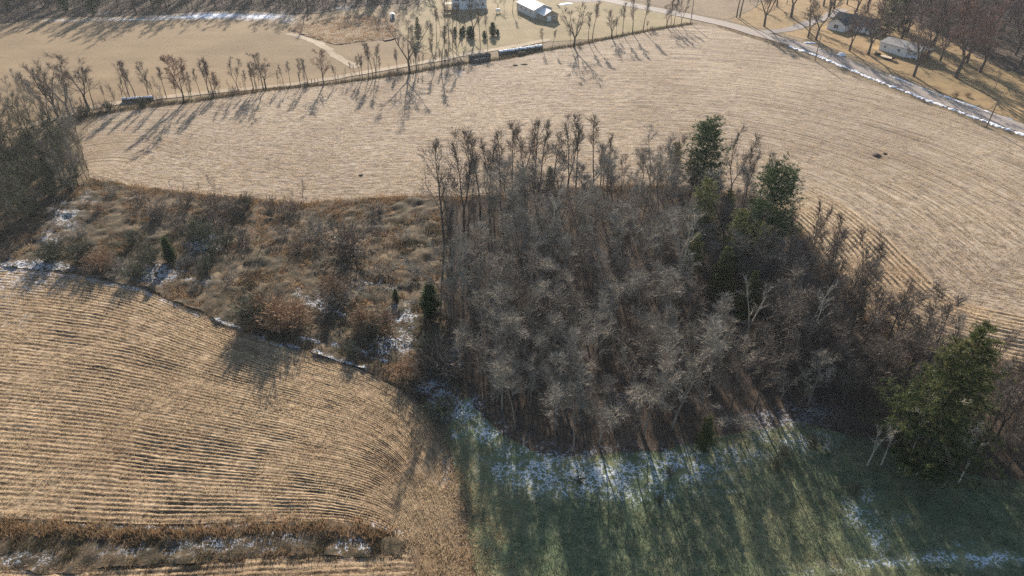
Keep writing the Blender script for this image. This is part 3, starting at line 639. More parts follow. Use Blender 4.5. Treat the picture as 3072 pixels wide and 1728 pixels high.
def conifer(key, seed, H, R0, shape=1.0, whorl=0.75, nb=6, mat='needle', tufts=9, tuft=0.42, clear=0.12, droop=0.05, per=9, top=0.12, gaps=0.15):
    R = random.Random(seed); tr = [grow(R, Vector((0, 0, -0.15)), Vector((0, 0, 1)), H * 0.99, 0.018 * H, 9, 0.015, 0.02, 0.08)]; br = []; pts = []; tn = []
    z = H * clear
    while z < H * 0.97:
        k = (z - H * clear) / (H * (1 - clear)); rad = R0 * ((1 - k) ** shape * (1 - top) + top) * (0.45 + 0.55 * min(1, k / 0.18))
        a0 = R.uniform(0, 6.28)
        for b in range(nb):
            if R.random() < gaps: continue
            a = a0 + 6.283 * b / nb + R.gauss(0, .2); L = rad * R.uniform(.65, 1.15); p, d, r = at(tr[0], z / H)
            pl = grow(R, p, Vector((math.cos(a), math.sin(a), R.uniform(.05, .35) - droop)), L, max(.02, .02 * L), 4, 0.07, 0.06 - droop * .3, .3); br.append(pl)
            for m in range(max(3, int(tufts * L / R0))):
                q, dd, _ = at(pl, 0.22 + .78 * R.random()); sp = 0.12 * L + .1
                q = q + Vector((R.gauss(0, sp), R.gauss(0, sp), R.gauss(0.05, .06 + sp * .16))); pts.append((q, dd)); tn.append(R.random() * .7 + .3 * k)
        z += whorl * R.uniform(.7, 1.25) * (1 - .35 * k)
    V, F = [], []; tubes(tr, V, F, 6); trunk = np_mesh(key + '_trunk', V, F, M['bark_pine'], None, None, True)
    V, F = [], []; tubes(br, V, F, 3); nbv = len(V); tv = [0.1] * nbv
    for (q, dd), t in zip(pts, tn):
        for _ in range(per):
            d = (dd * .5 + Vector((R.gauss(0, 1), R.gauss(0, 1), R.gauss(.25, .8)))).normalized(); s = rand_perp(R, d) * tuft * .085; l = tuft * R.uniform(.8, 1.5); i = len(V)
            V += [(q - s)[:], (q + s)[:], (q + d * l)[:]]; F.append((i, i + 1, i + 2)); tv += [max(0, min(1, t + R.uniform(-.2, .2)))] * 3
    me = np_mesh(key + '_crown', V, F, M[mat], {'tint': tv}); TREES[key] = (trunk, me, None); return key
def shrub(key, seed, H=2.2, Rr=1.4, stems=14, twigm='twig_grey', tw=0.02, n=5, nt=6):
    R = random.Random(seed); tr, br, tws = [], [], []
    for s in range(stems):
        a = R.uniform(0, 6.28); tilt = math.radians(R.uniform(5, 55)); b = Vector((R.gauss(0, .15) * Rr, R.gauss(0, .15) * Rr, -.1))
        pl = grow(R, b, Vector((math.cos(a) * math.sin(tilt), math.sin(a) * math.sin(tilt), math.cos(tilt))), H * R.uniform(.65, 1.1), .03, 4, .1, .05, .3); tr.append(pl)
        for j in range(n):
            p, d, r = at(pl, R.uniform(.25, 1)); an = math.radians(R.uniform(25, 65)); q = d * math.cos(an) + rand_perp(R, d) * math.sin(an)
            b2 = grow(R, p, q, H * R.uniform(.2, .42), .014, 2, .12, .05, .4); br.append(b2)
            for _ in range(nt):
                p3, d3, _r = at(b2, R.uniform(.15, 1)); q3 = (d3 + rand_perp(R, d3) * R.uniform(.4, 1.1)).normalized(); tws.append((p3, p3 + q3 * H * R.uniform(.08, .2), tw * R.uniform(.7, 1.4)))
    return finish_tree(key, tr, br, tws, [], twigm, twigm, .1, R)

NAMES = {}
LOOK = {'spread': 'broad many-limbed', 'slim': 'slender straight', 'edge': 'upright', 'sap': 'thin young', 'maple': 'massive', 'wdark': 'dark barked', 'wood': 'grey'}
FORM = {'wood1': 'grey narrow', 'wood2': 'grey forked', 'wood4': 'grey pole-thin', 'wood5': 'grey three-stemmed', 'wood7': 'grey wide-crowned'}
def look(k): return FORM.get(k, LOOK.get(k.rstrip('0123456789'), 'bare'))
def place(key, x, y, scale, name, label, cat, group=None, rz=None, sxy=1.0, z=None, lean=None):
    trunk, crown, leaf = TREES[key]
    e = empty(name, x, y, z, rnd.uniform(0, 6.28) if rz is None else rz); e.scale = (scale * sxy, scale * sxy, scale)
    if lean: e.rotation_euler = (lean[0], lean[1], e.rotation_euler[2])
    tag(e, label, cat, group)
    link('trunk', trunk, e); link('crown', crown, e)
    if leaf: link('leaves', leaf, e)
    return e

WSP = [.27, .20, .31, .24, .17, .29, .22, .34]
for i in range(8): bare_tree(f'wood{i}', 100 + i, 14, clear=[.30, .42, .25, .35, .5, .28, .4, .3][i], n1=[12, 10, 13, 11, 9, 12, 11, 12][i], n2=8, n3=6, ntw=4, spread=WSP[i], forks=[1, 1, 2, 1, 1, 3, 1, 2][i], ang=(25, 52), rt=[.13, .11, .17, .12, .10, .17, .12, .18][i], tw=.023, upright=.12)
for i in range(3): bare_tree(f'wdark{i}', 150 + i, 14, clear=.3, n1=12, n2=7, n3=5, ntw=4, spread=[.28, .24, .32][i], forks=[1, 1, 2][i], rt=.14, tw=.023, barkm='bark_dark', twigm='twig_dark', upright=.12)  # darker copy of the wood trees, right flank's shade put into the bark colour
for i in range(4): bare_tree(f'edge{i}', 200 + i, 14, clear=[.34, .42, .30, .38][i], n1=12, n2=6, n3=4, ntw=4, spread=[.30, .24, .32, .22][i], forks=[1, 1, 2, 2][i], ang=(18, 38), rt=.19, barkm='bark_dark', twigm='twig_dark', tw=.029, upright=.14)
for i in range(4): bare_tree(f'spread{i}', 300 + i, 14, clear=.30, n1=14, n2=7, n3=5, ntw=4, spread=.40, forks=[3, 4, 2, 3][i], rt=.32, barkm='bark_dark', twigm='twig_dark', tw=.029, upright=.07)
for i in range(3): bare_tree(f'slim{i}', 400 + i, 14, clear=[.5, .42, .55][i], n1=10, n2=6, n3=4, ntw=4, spread=[.17, .20, .15][i], ang=(18, 36), rt=.16, barkm='bark_dark', twigm='twig_dark', tw=.029, upright=.16)
for i in range(2): bare_tree(f'oak{i}', 500 + i, 14, clear=.22, n1=14, n2=7, n3=5, ntw=4, spread=.40, forks=[2, 1][i], rt=.26, barkm='bark_dark', twigm='twig_purple', leaves=.5, tw=.029, leaf_size=.16)
for i in range(3): bare_tree(f'maple{i}', 600 + i, 16, clear=.30, n1=15, n2=8, n3=6, ntw=4, spread=.40, forks=[3, 2, 4][i], rt=.42, barkm='bark_dark', twigm='twig_purple', tw=.03, upright=.07, leaves=.12 if i == 0 else 0)
bare_tree('pale0', 700, 13, clear=.42, n1=9, n2=4, n3=3, ntw=3, spread=.26, ang=(25, 50), rt=.20, forks=2, barkm='bark_pale', twigm='bark_pale', tw=.018)
bare_tree('pale1', 701, 12, clear=.35, n1=12, n2=6, n3=4, ntw=3, spread=.28, ang=(35, 70), rt=.085, barkm='bark_pale', twigm='bark_pale', tw=.02)
for i in range(2): bare_tree(f'sap{i}', 720 + i, 5, clear=.2, n1=9, n2=5, n3=3, ntw=3, spread=.34, rt=.05, barkm='bark_dark', twigm='twig_dark', tw=.012)
for i in range(3): bare_tree(f'dark{i}', 740 + i, 13, clear=.18, n1=14, n2=7, n3=5, ntw=4, spread=.30, forks=[1, 2, 1][i], rt=.15, barkm='bark_dark', twigm='twig_olive', tw=.022)
bare_tree('larch', 760, 9.3, clear=.12, n1=18, n2=7, n3=6, ntw=4, spread=.24, ang=(50, 80), rt=.10, barkm='twig_tan', twigm='twig_tan', tw=.02, upright=.03)
for i in range(2): shrub(f'shrub{i}', 800 + i, 2.2, 1.4, 18, 'twig_grey', .018)
for i in range(2): shrub(f'rust{i}', 820 + i, 2.4, 1.8, 26, 'twig_rust', .02, 6, 8)
shrub('olive', 840, 2.6, 1.6, 26, 'twig_olive', .024, 6, 8); shrub('dkshrub', 841, 2.4, 1.6, 22, 'twig_dark', .02, 6, 7)
conifer('pine0', 900, 20, 5.6, .62, 1.15, 7, 'needle', 34, .42, .16, .0, 16, .26, .10)
conifer('pine1', 901, 21, 6.2, .60, 1.2, 7, 'needle', 34, .42, .20, .02, 16, .26, .12)
conifer('pine2', 902, 24, 8.6, 1.0, 1.9, 9, 'needle_o', 66, .42, .06, .02, 16, .07, .10)
conifer('pine3', 903, 16, 3.6, .7, 1.0, 6, 'needle_y', 24, .40, .16, .02, 14, .2, .15)
conifer('spruce', 904, 18, 4.0, .9, .9, 7, 'needle', 22, .46, .06, .10, 13, .06, .08)
conifer('spruce_y', 905, 14, 3.6, .9, .9, 7, 'needle_y', 22, .46, .06, .10, 13, .06, .1)
conifer('cedar0', 906, 5.0, 1.35, .8, .32, 8, 'cedar', 14, .32, .04, -.25, 14, .10, .03)
conifer('cedar1', 907, 4.0, 1.3, .85, .30, 8, 'needle', 12, .28, .04, -.2, 12, .08, .03)

# wood: dart throwing inside the wood, photo-checked density
def darts(poly, n, dmin, tries=40):
    P = []; cell = {}
    for _ in range(n * tries):
        if len(P) >= n: break
        q = rand_pool(poly)
        k = (int(q[0] // dmin), int(q[1] // dmin)); ok = True
        for a in (-1, 0, 1):
            for b in (-1, 0, 1):
                for o in cell.get((k[0] + a, k[1] + b), ()):
                    if (o[0] - q[0]) ** 2 + (o[1] - q[1]) ** 2 < dmin * dmin: ok = False
        if ok: P.append(q); cell.setdefault(k, []).append(q)
    return P
_pool = {}
def rand_pool(poly):
    k = tuple(poly[0]) + tuple(poly[-1]) + (len(poly),)
    if k not in _pool or not len(_pool[k]): _pool[k] = list(rand_in(poly, 3000))
    return _pool[k].pop()

# far edge row, read off the photograph: base x,y and crown top y
EDGE = [(1332, 740, 430, 'edge0'), (1392, 690, 395, 'edge2'), (1440, 645, 400, 'edge1'), (1468, 640, 415, 'edge3'), (1500, 605, 380, 'edge1'), (1537, 595, 368, 'slim0'), (1572, 590, 362, 'edge3'), (1602, 592, 358, 'edge0'), (1618, 590, 372, 'slim1'), (1662, 575, 400, 'edge1'), (1702, 588, 350, 'edge2'), (1727, 575, 350, 'slim2'), (1778, 572, 348, 'slim0'), (1800, 565, 440, 'edge3'), (1822, 565, 410, 'slim2'), (1925, 582, 440, 'edge1'), (1968, 578, 440, 'edge0'), (2190, 600, 385, 'edge2'), (2275, 610, 455, 'edge0'), (2230, 620, 440, 'edge3'), (2480, 840, 640, 'edge0'), (2560, 930, 690, 'edge2'), (2430, 780, 600, 'edge3'), (2660, 1030, 840, 'edge1'), (1355, 800, 600, 'edge3'), (2070, 600, 460, 'edge3'), (1860, 590, 470, 'edge2')]
edge_pts = []
for x, y, ty, k in EDGE:
    X, Y = px(x, y); edge_pts.append((X, Y))
    place(k, X, Y, height_at(x, y, ty) / 14, 'bare_tree', look(k) + ' dark tree in the row where the wood meets the upper field', 'tree', 'edge row of the central wood', sxy=1.05)
PINES = [(2138, 620, 347, 'pine0', 'dark green pine standing tallest at the field edge of the wood', 20), (2345, 800, 478, 'pine1', 'broad green pine at the wood edge beside the curving field rows', 21),
         (2142, 765, 522, 'pine3', 'slim yellowish pine in front of the tallest dark pine', 16), (2240, 840, 610, 'pine3', 'slender green pine close behind the broad wood-edge pine', 16), (2085, 860, 690, 'pine3', 'short yellow-tipped pine among bare crowns inside the wood', 16),
         (2975, 1420, 955, 'pine2', 'huge spreading yellow-green pine at the wood corner beside the hay field', 24), (2135, 1345, 1235, 'spruce_y', 'low bushy evergreen under the wood edge above the snowy grass', 14), (2040, 560, 425, 'pine3', 'grey-green young pine left of the tallest dark pine', 16), (2190, 900, 730, 'spruce_y', 'dull green evergreen deep in the middle of the wood', 14), (1650, 590, 500, 'spruce_y', 'small green evergreen between the bare edge row trunks', 14), (2290, 860, 660, 'pine3', 'slim olive pine beside the broad wood-edge pine', 16), (2200, 700, 560, 'pine3', 'yellowish young pine between the two tall wood pines', 16), (2270, 960, 800, 'spruce_y', 'bushy green evergreen below the broad wood-edge pine', 14), (2600, 960, 870, 'spruce_y', 'olive evergreen half hidden at the right flank of the wood', 14)]
pine_pts = []
for x, y, ty, k, lab, hh in PINES:           # x read at the tip: follow the plumb line down to the foot
    x += (1536 - x) * (y - ty) / (864 + FPX / math.tan(PITCH) - ty)
    X, Y = px(x, y); pine_pts.append((X, Y)); place(k, X, Y, height_at(x, y, ty) / hh, 'pine_tree', lab, 'tree')
wood_in = smooth(resample(pxs([(1345, 610), (1700, 585), (1950, 572), (2250, 602), (2320, 650), (2370, 735), (2440, 845), (2520, 945), (2620, 1045), (2820, 1120), (3200, 1200), (3200, 1440), (2990, 1440), (2800, 1360), (2640, 1290), (2440, 1220), (2280, 1240), (2150, 1290), (2000, 1335), (1800, 1350), (1650, 1345), (1500, 1280), (1430, 1180), (1375, 1040), (1345, 950), (1345, 800)]), 2, True), 2, True)
n = 0
for X, Y in darts(wood_in, 420, 3.05):
    if any((X - a) ** 2 + (Y - b) ** 2 < 6 for a, b in edge_pts) or any((X - a) ** 2 + (Y - b) ** 2 < 9 for a, b in pine_pts): continue
    u, v = topx(X, Y)
    if u > 3120: continue
    if 1690 < u < 1900 and 960 < v < 1130 and rnd.random() < .55: continue
    if n >= 240: break
    n += 1
    h = rnd.uniform(8.5, 15.0) * (0.85 if u > 2350 else 1.0) * (0.8 if (u < 1420 and v < 900) else 1)
    if rnd.random() < .16: h *= .6
    kk = f'wdark{rnd.randrange(3)}' if rnd.random() < np.clip((u - 2150) / 350, .12, .85) else f'wood{rnd.randrange(8)}'  # darkened copies grow likelier rightwards, standing in for deep shade
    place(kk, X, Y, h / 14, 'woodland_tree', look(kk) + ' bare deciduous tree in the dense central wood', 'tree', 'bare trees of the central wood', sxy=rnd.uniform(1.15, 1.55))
wr_ = smooth(resample(pxs([(2260, 880), (2440, 870), (2520, 960), (2620, 1060), (2780, 1130), (2780, 1320), (2640, 1270), (2440, 1190), (2300, 1150)]), 2, True), 2, True)
for X, Y in darts(wr_, 48, 2.6):  # extra tall trees to deepen the shade, bark darkened for it too
    place(f'wdark{rnd.randrange(3)}', X, Y, rnd.uniform(10, 15) / 14, 'woodland_tree', 'dark barked bare deciduous tree in the dense central wood', 'tree', 'bare trees of the central wood', sxy=rnd.uniform(1.1, 1.4))
we_ = smooth(resample(pxs([(2870, 1130), (3400, 1250), (3400, 1490), (3000, 1450), (2920, 1300)]), 2, True), 2, True)
for X, Y in darts(we_, 42, 2.8):
    place(f'wdark{rnd.randrange(3)}', X, Y, rnd.uniform(7, 12) / 14, 'woodland_tree', 'dark bare tree in the brush beyond the huge spreading pine', 'tree', 'brushy trees beyond the huge pine', sxy=rnd.uniform(1.1, 1.5))
for x, y, ty, k in [(1637, 800, 610, 'pale0'), (1650, 800, 560, 'pale0')]:
    X, Y = px(x, y); place(k, X, Y, height_at(x, y, ty) / 13, 'pale_tree', 'pale barked dead tree standing above the wood near its edge row', 'tree', 'pale dead trees in the wood')
for x, y, ty in [(2710, 1420, 1190), (2770, 1400, 1170), (2830, 1460, 1260), (2745, 1430, 1230)]:
    X, Y = px(x, y); place('pale1', X, Y, height_at(x, y, ty) / 12, 'pale_tree', 'pale twisted bare tree in front of the huge spreading pine', 'tree', 'pale trees by the huge pine')
for x, y, ty in [(2600, 1400, 1270), (2640, 1400, 1260), (2870, 1455, 1330), (2030, 880, 620), (1930, 780, 640), (2230, 1050, 830), (2395, 1100, 850)]:
    X, Y = px(x, y); place('pale0', X, Y, height_at(x, y, ty) / 13, 'pale_tree', 'slim pale barked tree showing against the dark wood', 'tree', 'slim pale trees of the wood')

# hedgerow along the track
HEDGE = [(175, 352, 190, 'spread0'), (208, 348, 190, 'spread1'), (268, 332, 168, 'spread2'), (285, 328, 200, 'slim0'), (345, 312, 250, 'sap0'), (372, 308, 240, 'sap1'), (392, 302, 185, 'edge0'), (408, 298, 178, 'edge1'), (447, 292, 185, 'edge2'), (463, 290, 240, 'slim1'), (500, 293, 190, 'slim2'), (602, 288, 200, 'slim0'), (628, 285, 170, 'edge3'), (640, 283, 165, 'slim2'), (715, 270, 170, 'edge2'), (733, 266, 220, 'sap0'), (772, 268, 180, 'slim1'), (790, 268, 158, 'edge0'), (799, 268, 165, 'spread2'), (842, 258, 225, 'sap1'), (872, 257, 180, 'slim0'), (900, 256, 215, 'slim1'), (925, 257, 172, 'edge1'), (1010, 250, 190, 'slim2'), (1038, 247, 200, 'sap0'), (1088, 238, 160, 'edge3'), (1107, 236, 128, 'slim0'), (1120, 236, 125, 'slim1'), (1128, 236, 128, 'slim2'), (1140, 232, 170, 'slim1'), (1192, 213, 145, 'edge3'), (1230, 218, 62, 'spread3'), (1250, 212, 80, 'edge0'), (1257, 212, 165, 'slim0'), (1267, 210, 160, 'slim1'), (1303, 205, 110, 'edge1'), (1325, 203, 65, 'slim2'), (1338, 198, 145, 'slim0'), (1346, 194, 145, 'slim1'), (1628, 145, 80, 'edge1'), (1657, 148, 85, 'slim2'), (1712, 139, 80, 'slim0'), (1722, 141, 12, 'spread1'), (1765, 126, 30, 'slim1'), (1776, 124, 0, 'slim2'), (1835, 114, 28, 'spread0'), (1849, 108, 55, 'slim0'), (1868, 104, 0, 'slim1'), (1897, 101, -5, 'edge0'), (1930, 93, -12, 'edge1'), (1941, 90, 60, 'edge3'), (2000, 81, 5, 'spread2'), (2012, 79, -10, 'slim0'), (2021, 78, -15, 'slim2'), (2043, 75, -10, 'edge2'), (150, 360, 210, 'edge2'), (225, 345, 220, 'slim1'), (690, 274, 235, 'sap0'), (850, 262, 235, 'sap0'), (1170, 226, 190, 'sap1'), (1060, 243, 215, 'sap1')]
for x, y, ty, k in HEDGE:
    X, Y = px(x, y); H = height_at(x, y, ty); b = 5 if k.startswith('sap') else 14
    place(k, X, Y, H / b, 'hedgerow_tree', look(k) + ' bare tree in the tree line between farm track and upper field', 'tree', 'tree line along the farm track', sxy=1.0 if b == 5 else 1.2)
hl = resample(pxs([(150, 362), (300, 328), (420, 306), (560, 296), (700, 276), (800, 264), (970, 252), (1110, 234), (1230, 216), (1390, 190)]), 1.0)
for k in range(40):
    X, Y = hl[rnd.randrange(len(hl))] + rng.normal(0, 1.0, 2); kk = rnd.choice(['sap0', 'sap1', 'slim0', 'slim1', 'edge1']); hh = rnd.uniform(3, 9)
    place(kk, X, Y, hh / (5 if kk.startswith('sap') else 14), 'hedgerow_tree', look(kk) + ' bare tree in the tree line between farm track and upper field', 'tree', 'tree line along the farm track')
X, Y = px(1393, 190); place('edge2', X, Y, 12.5 / 14, 'bare_tree', 'bare tree leaning hard to one side next to the dark old bales', 'tree', lean=(0.05, -0.55), rz=0)
for x, y, ty, lab, k in [(552, 306, 160, 'large twin-stemmed oak holding brown leaves in the tree line', 'oak0'), (972, 256, 150, 'small conical oak with russet leaves near the worn path', 'oak1'), (648, 284, 215, 'little oak with a few brown leaves beside slender trunks', 'oak1')]:
    X, Y = px(x, y); place(k, X, Y, height_at(x, y, ty) / 14, 'oak_tree', lab, 'tree', sxy=1.15)
# trees about the farmhouse
for x, y, ty, k in [(1335, 120, 5, 'slim0'), (1347, 128, -10, 'edge0'), (1358, 125, 0, 'slim1'), (1368, 130, 0, 'slim2'), (1310, 118, 20, 'slim2'), (1400, 112, 40, 'slim1'), (1421, 112, -15, 'spread0'), (1440, 122, 25, 'edge1'), (1462, 130, 30, 'slim0'), (1380, 100, 40, 'edge3'), (1322, 100, 30, 'slim1'), (1296, 150, 60, 'edge2')]:
    X, Y = px(x, y); place(k, X, Y, height_at(x, y, ty) / 14, 'bare_tree', 'slender bare tree in the grove below the farmhouse', 'tree', 'grove below the farmhouse')
for x, y, ty, k in [(1494, 31, -20, 'spread2'), (1538, 42, -30, 'edge1'), (1512, 30, -20, 'sap0'), (1550, 36, -10, 'sap1'), (1590, -5, -60, 'edge2')]:
    X, Y = px(x, y); place(k, X, Y, height_at(x, y, ty) / (5 if k.startswith('sap') else 14), 'bare_tree', 'young bare tree on the lawn between farmhouse and barn', 'tree', 'lawn trees by the barn')
for x, y, ty in [(1378, 108, 72), (1392, 108, 76), (1400, 110, 74), (1420, 108, 76), (1448, 112, 78), (1472, 108, 68), (1495, 105, 74), (1360, 104, 78)]:
    x += rnd.uniform(-7, 7); y += rnd.uniform(-10, 6); X, Y = px(x, y); place('cedar1', X, Y, height_at(x, y, ty) / 4.0 * rnd.uniform(.5, 1.1), 'cedar_tree', 'small dark conical cedar by the farmhouse lawn', 'tree', 'cedars by the farmhouse lawn', sxy=1.35)
X, Y = px(1255, 122); place('spruce', X, Y, 9 / 18, 'cedar_tree', 'thin dark evergreen half hidden behind the biggest tree line tree', 'tree')
# right yard trees
YARD = [(2210, 49, -150, 'slim0'), (2219, 49, -150, 'slim1'), (2293, 78, -60, 'maple0'), (2373, 53, -120, 'maple1'), (2423, 116, 0, 'spread0'), (2447, 123, -35, 'spread2'), (2485, 52, -70, 'maple2'), (2502, 27, -110, 'spread3'), (2547, 156, 35, 'maple1'), (2604, 167, 15, 'maple0'), (2742, 226, 60, 'maple2'), (2782, 173, 5, 'maple0'), (2868, 229, -20, 'maple0'), (2985, 262, 180, 'sap0'), (2330, 20, -90, 'spread1'), (2360, 12, -80, 'slim2'), (2540, 15, -90, 'spread1'), (2580, 10, -90, 'slim0'), (2610, 14, -80, 'edge0'), (2270, 20, -60, 'slim1'), (2250, 8, -70, 'sap1')]
for x, y, ty, k in YARD:
    X, Y = px(x, y); b = 16 if k.startswith('maple') else (5 if k.startswith('sap') else 14)
    place(k, X, Y, min(24, height_at(x, y, ty)) / b, 'shade_tree', look(k) + ' bare tree added across the road to shade the houses', 'tree', 'yard trees across the road', sxy=1.1)
for x, y, ty, k, lab, b in [(2655, 108, -40, 'spruce_y', 'yellowish spruce between the two houses across the road', 14), (2692, 92, -70, 'spruce', 'tall dark spruce behind the yellowish one across the road', 18), (2925, 60, -40, 'spruce', 'dark evergreen deep in the wood behind the garage', 18)]:
    X, Y = px(x, y); place(k, X, Y, min(20, height_at(x, y, ty)) / b, 'spruce_tree', lab, 'tree', sxy=1.15)
rw = pxs([(2715, 50), (2800, 100), (2890, 150), (2970, 195), (3072, 225), (3200, 255), (3230, -40), (2700, -50), (2640, -10)])
for X, Y in darts(rw, 130, 5.4)[:120]:
    u, v = topx(X, Y)
    place(rnd.choice(['maple0', 'maple1', 'maple2', 'dark0', 'spread1', 'wood2']), X, Y, rnd.uniform(.75, 1.05), 'grove_tree', 'purplish bare tree in the wood behind the garage across the road', 'tree', 'wood behind the garage', sxy=1.1)
for x, y, k in [(2560, 60, 'maple1'), (2600, 40, 'maple0'), (2640, 70, 'maple2'), (2680, 40, 'maple0'), (2720, 100, 'maple1'), (2760, 70, 'maple0'), (2800, 140, 'maple2'), (2840, 110, 'maple0'), (2700, 130, 'maple2'), (2900, 190, 'maple1'), (2940, 215, 'maple0'), (2470, 20, 'maple2'), (2660, 130, 'spread1'), (2820, 185, 'spread0')]:  # extra trees added round the houses to cast shade on them
    X, Y = px(x, y); place(k, X, Y, rnd.uniform(.85, 1.15), 'shade_tree', look(k) + ' bare tree added across the road to shade the houses', 'tree', 'yard trees across the road', sxy=1.15)
# far wood behind the meadow
fw = pxs([(-150, 86), (0, 72), (170, 52), (430, 44), (560, 36), (700, 26), (860, 42), (930, 44), (1010, 32), (1120, 16), (1220, 14), (1290, -20), (1290, -46), (-150, -46)])
for X, Y in darts(fw, 235, 5.6)[:225]:
    place(rnd.choice(['dark0', 'dark1', 'dark2', 'dark0', 'wdark1', 'wdark2', 'spread3']), X, Y, rnd.uniform(.8, 1.2), 'forest_tree', 'dusky bare tree in the far wood beyond the meadow', 'tree', 'far wood beyond the meadow', sxy=1.2)
for X, Y in darts(fw, 30, 10)[:28]:
    place('spruce', X, Y, rnd.uniform(.6, .9), 'spruce_tree', 'dark evergreen among the bare trees of the far wood', 'tree', 'evergreens of the far wood')
sheet('forest_floor', fw, 3.0, 0.16, M['litter'], 1.5, world=True)
sheet('grove_floor', rw, 3.0, 0.16, M['litter'], 1.5, world=True)
q = rand_in(fw, 9000)
blades('far_brush', q, 1.6, 0.06, 0.6, 0.25, M['brush'], 'grey brush under the trees of the far wood', 'brush', 0.03, 4, 0.6)
q = rand_in(rw, 6000)
blades('grove_brush', q, 1.3, 0.05, 0.6, 0.4, M['brush'], 'brown brush under the trees behind the garage', 'brush', 0.03, 4, 0.6)
# wood at the left side
lw = pxs([(-300, 400), (-60, 430), (60, 420), (150, 400), (200, 440), (225, 500), (240, 560), (180, 620), (110, 690), (40, 735), (-60, 750), (-300, 700)])
for X, Y in darts(lw, 130, 3.4)[:115]:
    place(f'dark{rnd.randrange(3)}', X, Y, rnd.uniform(.55, 1.05), 'thicket_tree', 'dark bare tree in the thicket west of the scrub bank', 'tree', 'thicket beside the scrub bank', sxy=1.2)
for x, y in [(30, 360), (90, 350), (130, 375), (-20, 380), (60, 400), (250, 470), (262, 505), (235, 420), (200, 400), (160, 390), (255, 560), (230, 590)]:
    X, Y = px(x, y); place(rnd.choice(['wood0', 'wood2', 'wood5', 'spread1', 'edge0']), X, Y, rnd.uniform(.55, .95), 'thicket_tree', 'grey bare tree at the thin outer edge of the thicket', 'tree', 'outer thicket trees')
for X, Y in darts(lw, 60, 4.2)[:46]:
    place('olive', X, Y, rnd.uniform(1.0, 1.9), 'shrub', 'olive grey shrub filling the thicket beside the scrub bank', 'shrub', 'shrubs of the thicket')
for x, y, ty in [(220, 545, 430), (262, 540, 455), (190, 560, 420)]:
    X, Y = px(x, y); place('edge2', X, Y, height_at(x, y, ty) / 14, 'bare_tree', 'small crooked bare tree at the corner of field and thicket', 'tree', 'corner trees by the thicket')

# scrub bank
X, Y = px(788, 742); place('larch', X, Y, height_at(788, 742, 622) / 9.3, 'larch_tree', 'tan feathery conical tree standing alone on the scrub bank', 'tree')
for x, y, ty, lab in [(1290, 948, 845, 'bright green cedar at the left edge of the central wood'), (1188, 905, 868, 'tiny green cedar on the scrub bank beside a larger cedar'), (516, 790, 718, 'dark green juniper among grey shrubs on the scrub bank')]:
    X, Y = px(x, y); place('cedar0', X, Y, height_at(x, y, ty) / 5.0, 'cedar_tree', lab, 'tree', sxy=1.15)
SHR = [(440, 770, 1.0, 'olive'), (400, 740, 1.0, 'olive'), (560, 800, 1.0, 'shrub0'), (600, 700, 1.3, 'olive'), (660, 690, 1.2, 'shrub1'), (540, 690, 1.2, 'dkshrub'), (480, 650, 1.1, 'dkshrub'), (420, 620, 1.1, 'dkshrub'), (340, 590, 1.0, 'shrub0'), (560, 625, 1.2, 'dkshrub'), (640, 630, 1.3, 'dkshrub'), (700, 635, 1.2, 'dkshrub'), (740, 625, 1.2, 'olive'), (820, 630, 1.1, 'dkshrub'), (870, 640, 1.1, 'dkshrub'), (1045, 740, 1.5, 'dkshrub'), (930, 690, 1.3, 'shrub0'), (1140, 700, 1.0, 'shrub1'), (1130, 650, .9, 'dkshrub'), (1210, 720, .9, 'shrub0'), (1030, 900, 1.3, 'shrub1'), (1150, 830, 1.2, 'shrub1'), (1240, 840, 1.0, 'shrub0'), (800, 960, 1.7, 'rust0'), (770, 985, 1.4, 'olive'), (1100, 980, 1.4, 'rust1'), (1120, 1010, 1.1, 'olive'), (1215, 1125, 1.1, 'rust1'), (1250, 1130, 1.1, 'rust0'), (1305, 1100, 1.5, 'dkshrub'), (1290, 1070, 1.3, 'olive'), (1330, 1250, 1.1, 'olive'), (300, 800, 1.2, 'rust0'), (350, 820, 1.1, 'shrub0'), (260, 780, 1.2, 'olive'), (180, 770, 1.2, 'olive'), (240, 720, 1.1, 'shrub1'), (620, 820, 1.0, 'olive'), (690, 850, 1.0, 'shrub0'), (310, 640, .8, 'rust1'), (1270, 660, .9, 'shrub1'), (1060, 1070, .8, 'olive'), (730, 730, 1.1, 'dkshrub'), (680, 740, 1.1, 'olive'), (850, 720, 1.2, 'shrub1'), (900, 760, 1.0, 'dkshrub'), (640, 770, 1.0, 'olive')]
SL = {'olive': ('dusky olive shrub on the scrub bank', 'olive scrub bank shrubs'), 'dkshrub': ('dark bare shrub on the scrub bank below the upper field', 'dark scrub bank shrubs'), 'shrub': ('light grey bare shrub on the scrub bank', 'grey scrub bank shrubs'), 'rust': ('rusty brown bush on the scrub bank', 'rusty scrub bank bushes')}
for x, y, s, k in SHR:
    X, Y = px(x, y); lab, g = SL[k.rstrip('01')]; place(k, X, Y, s * 1.15, 'shrub', lab, 'shrub', g, sxy=rnd.uniform(1.0, 1.3))
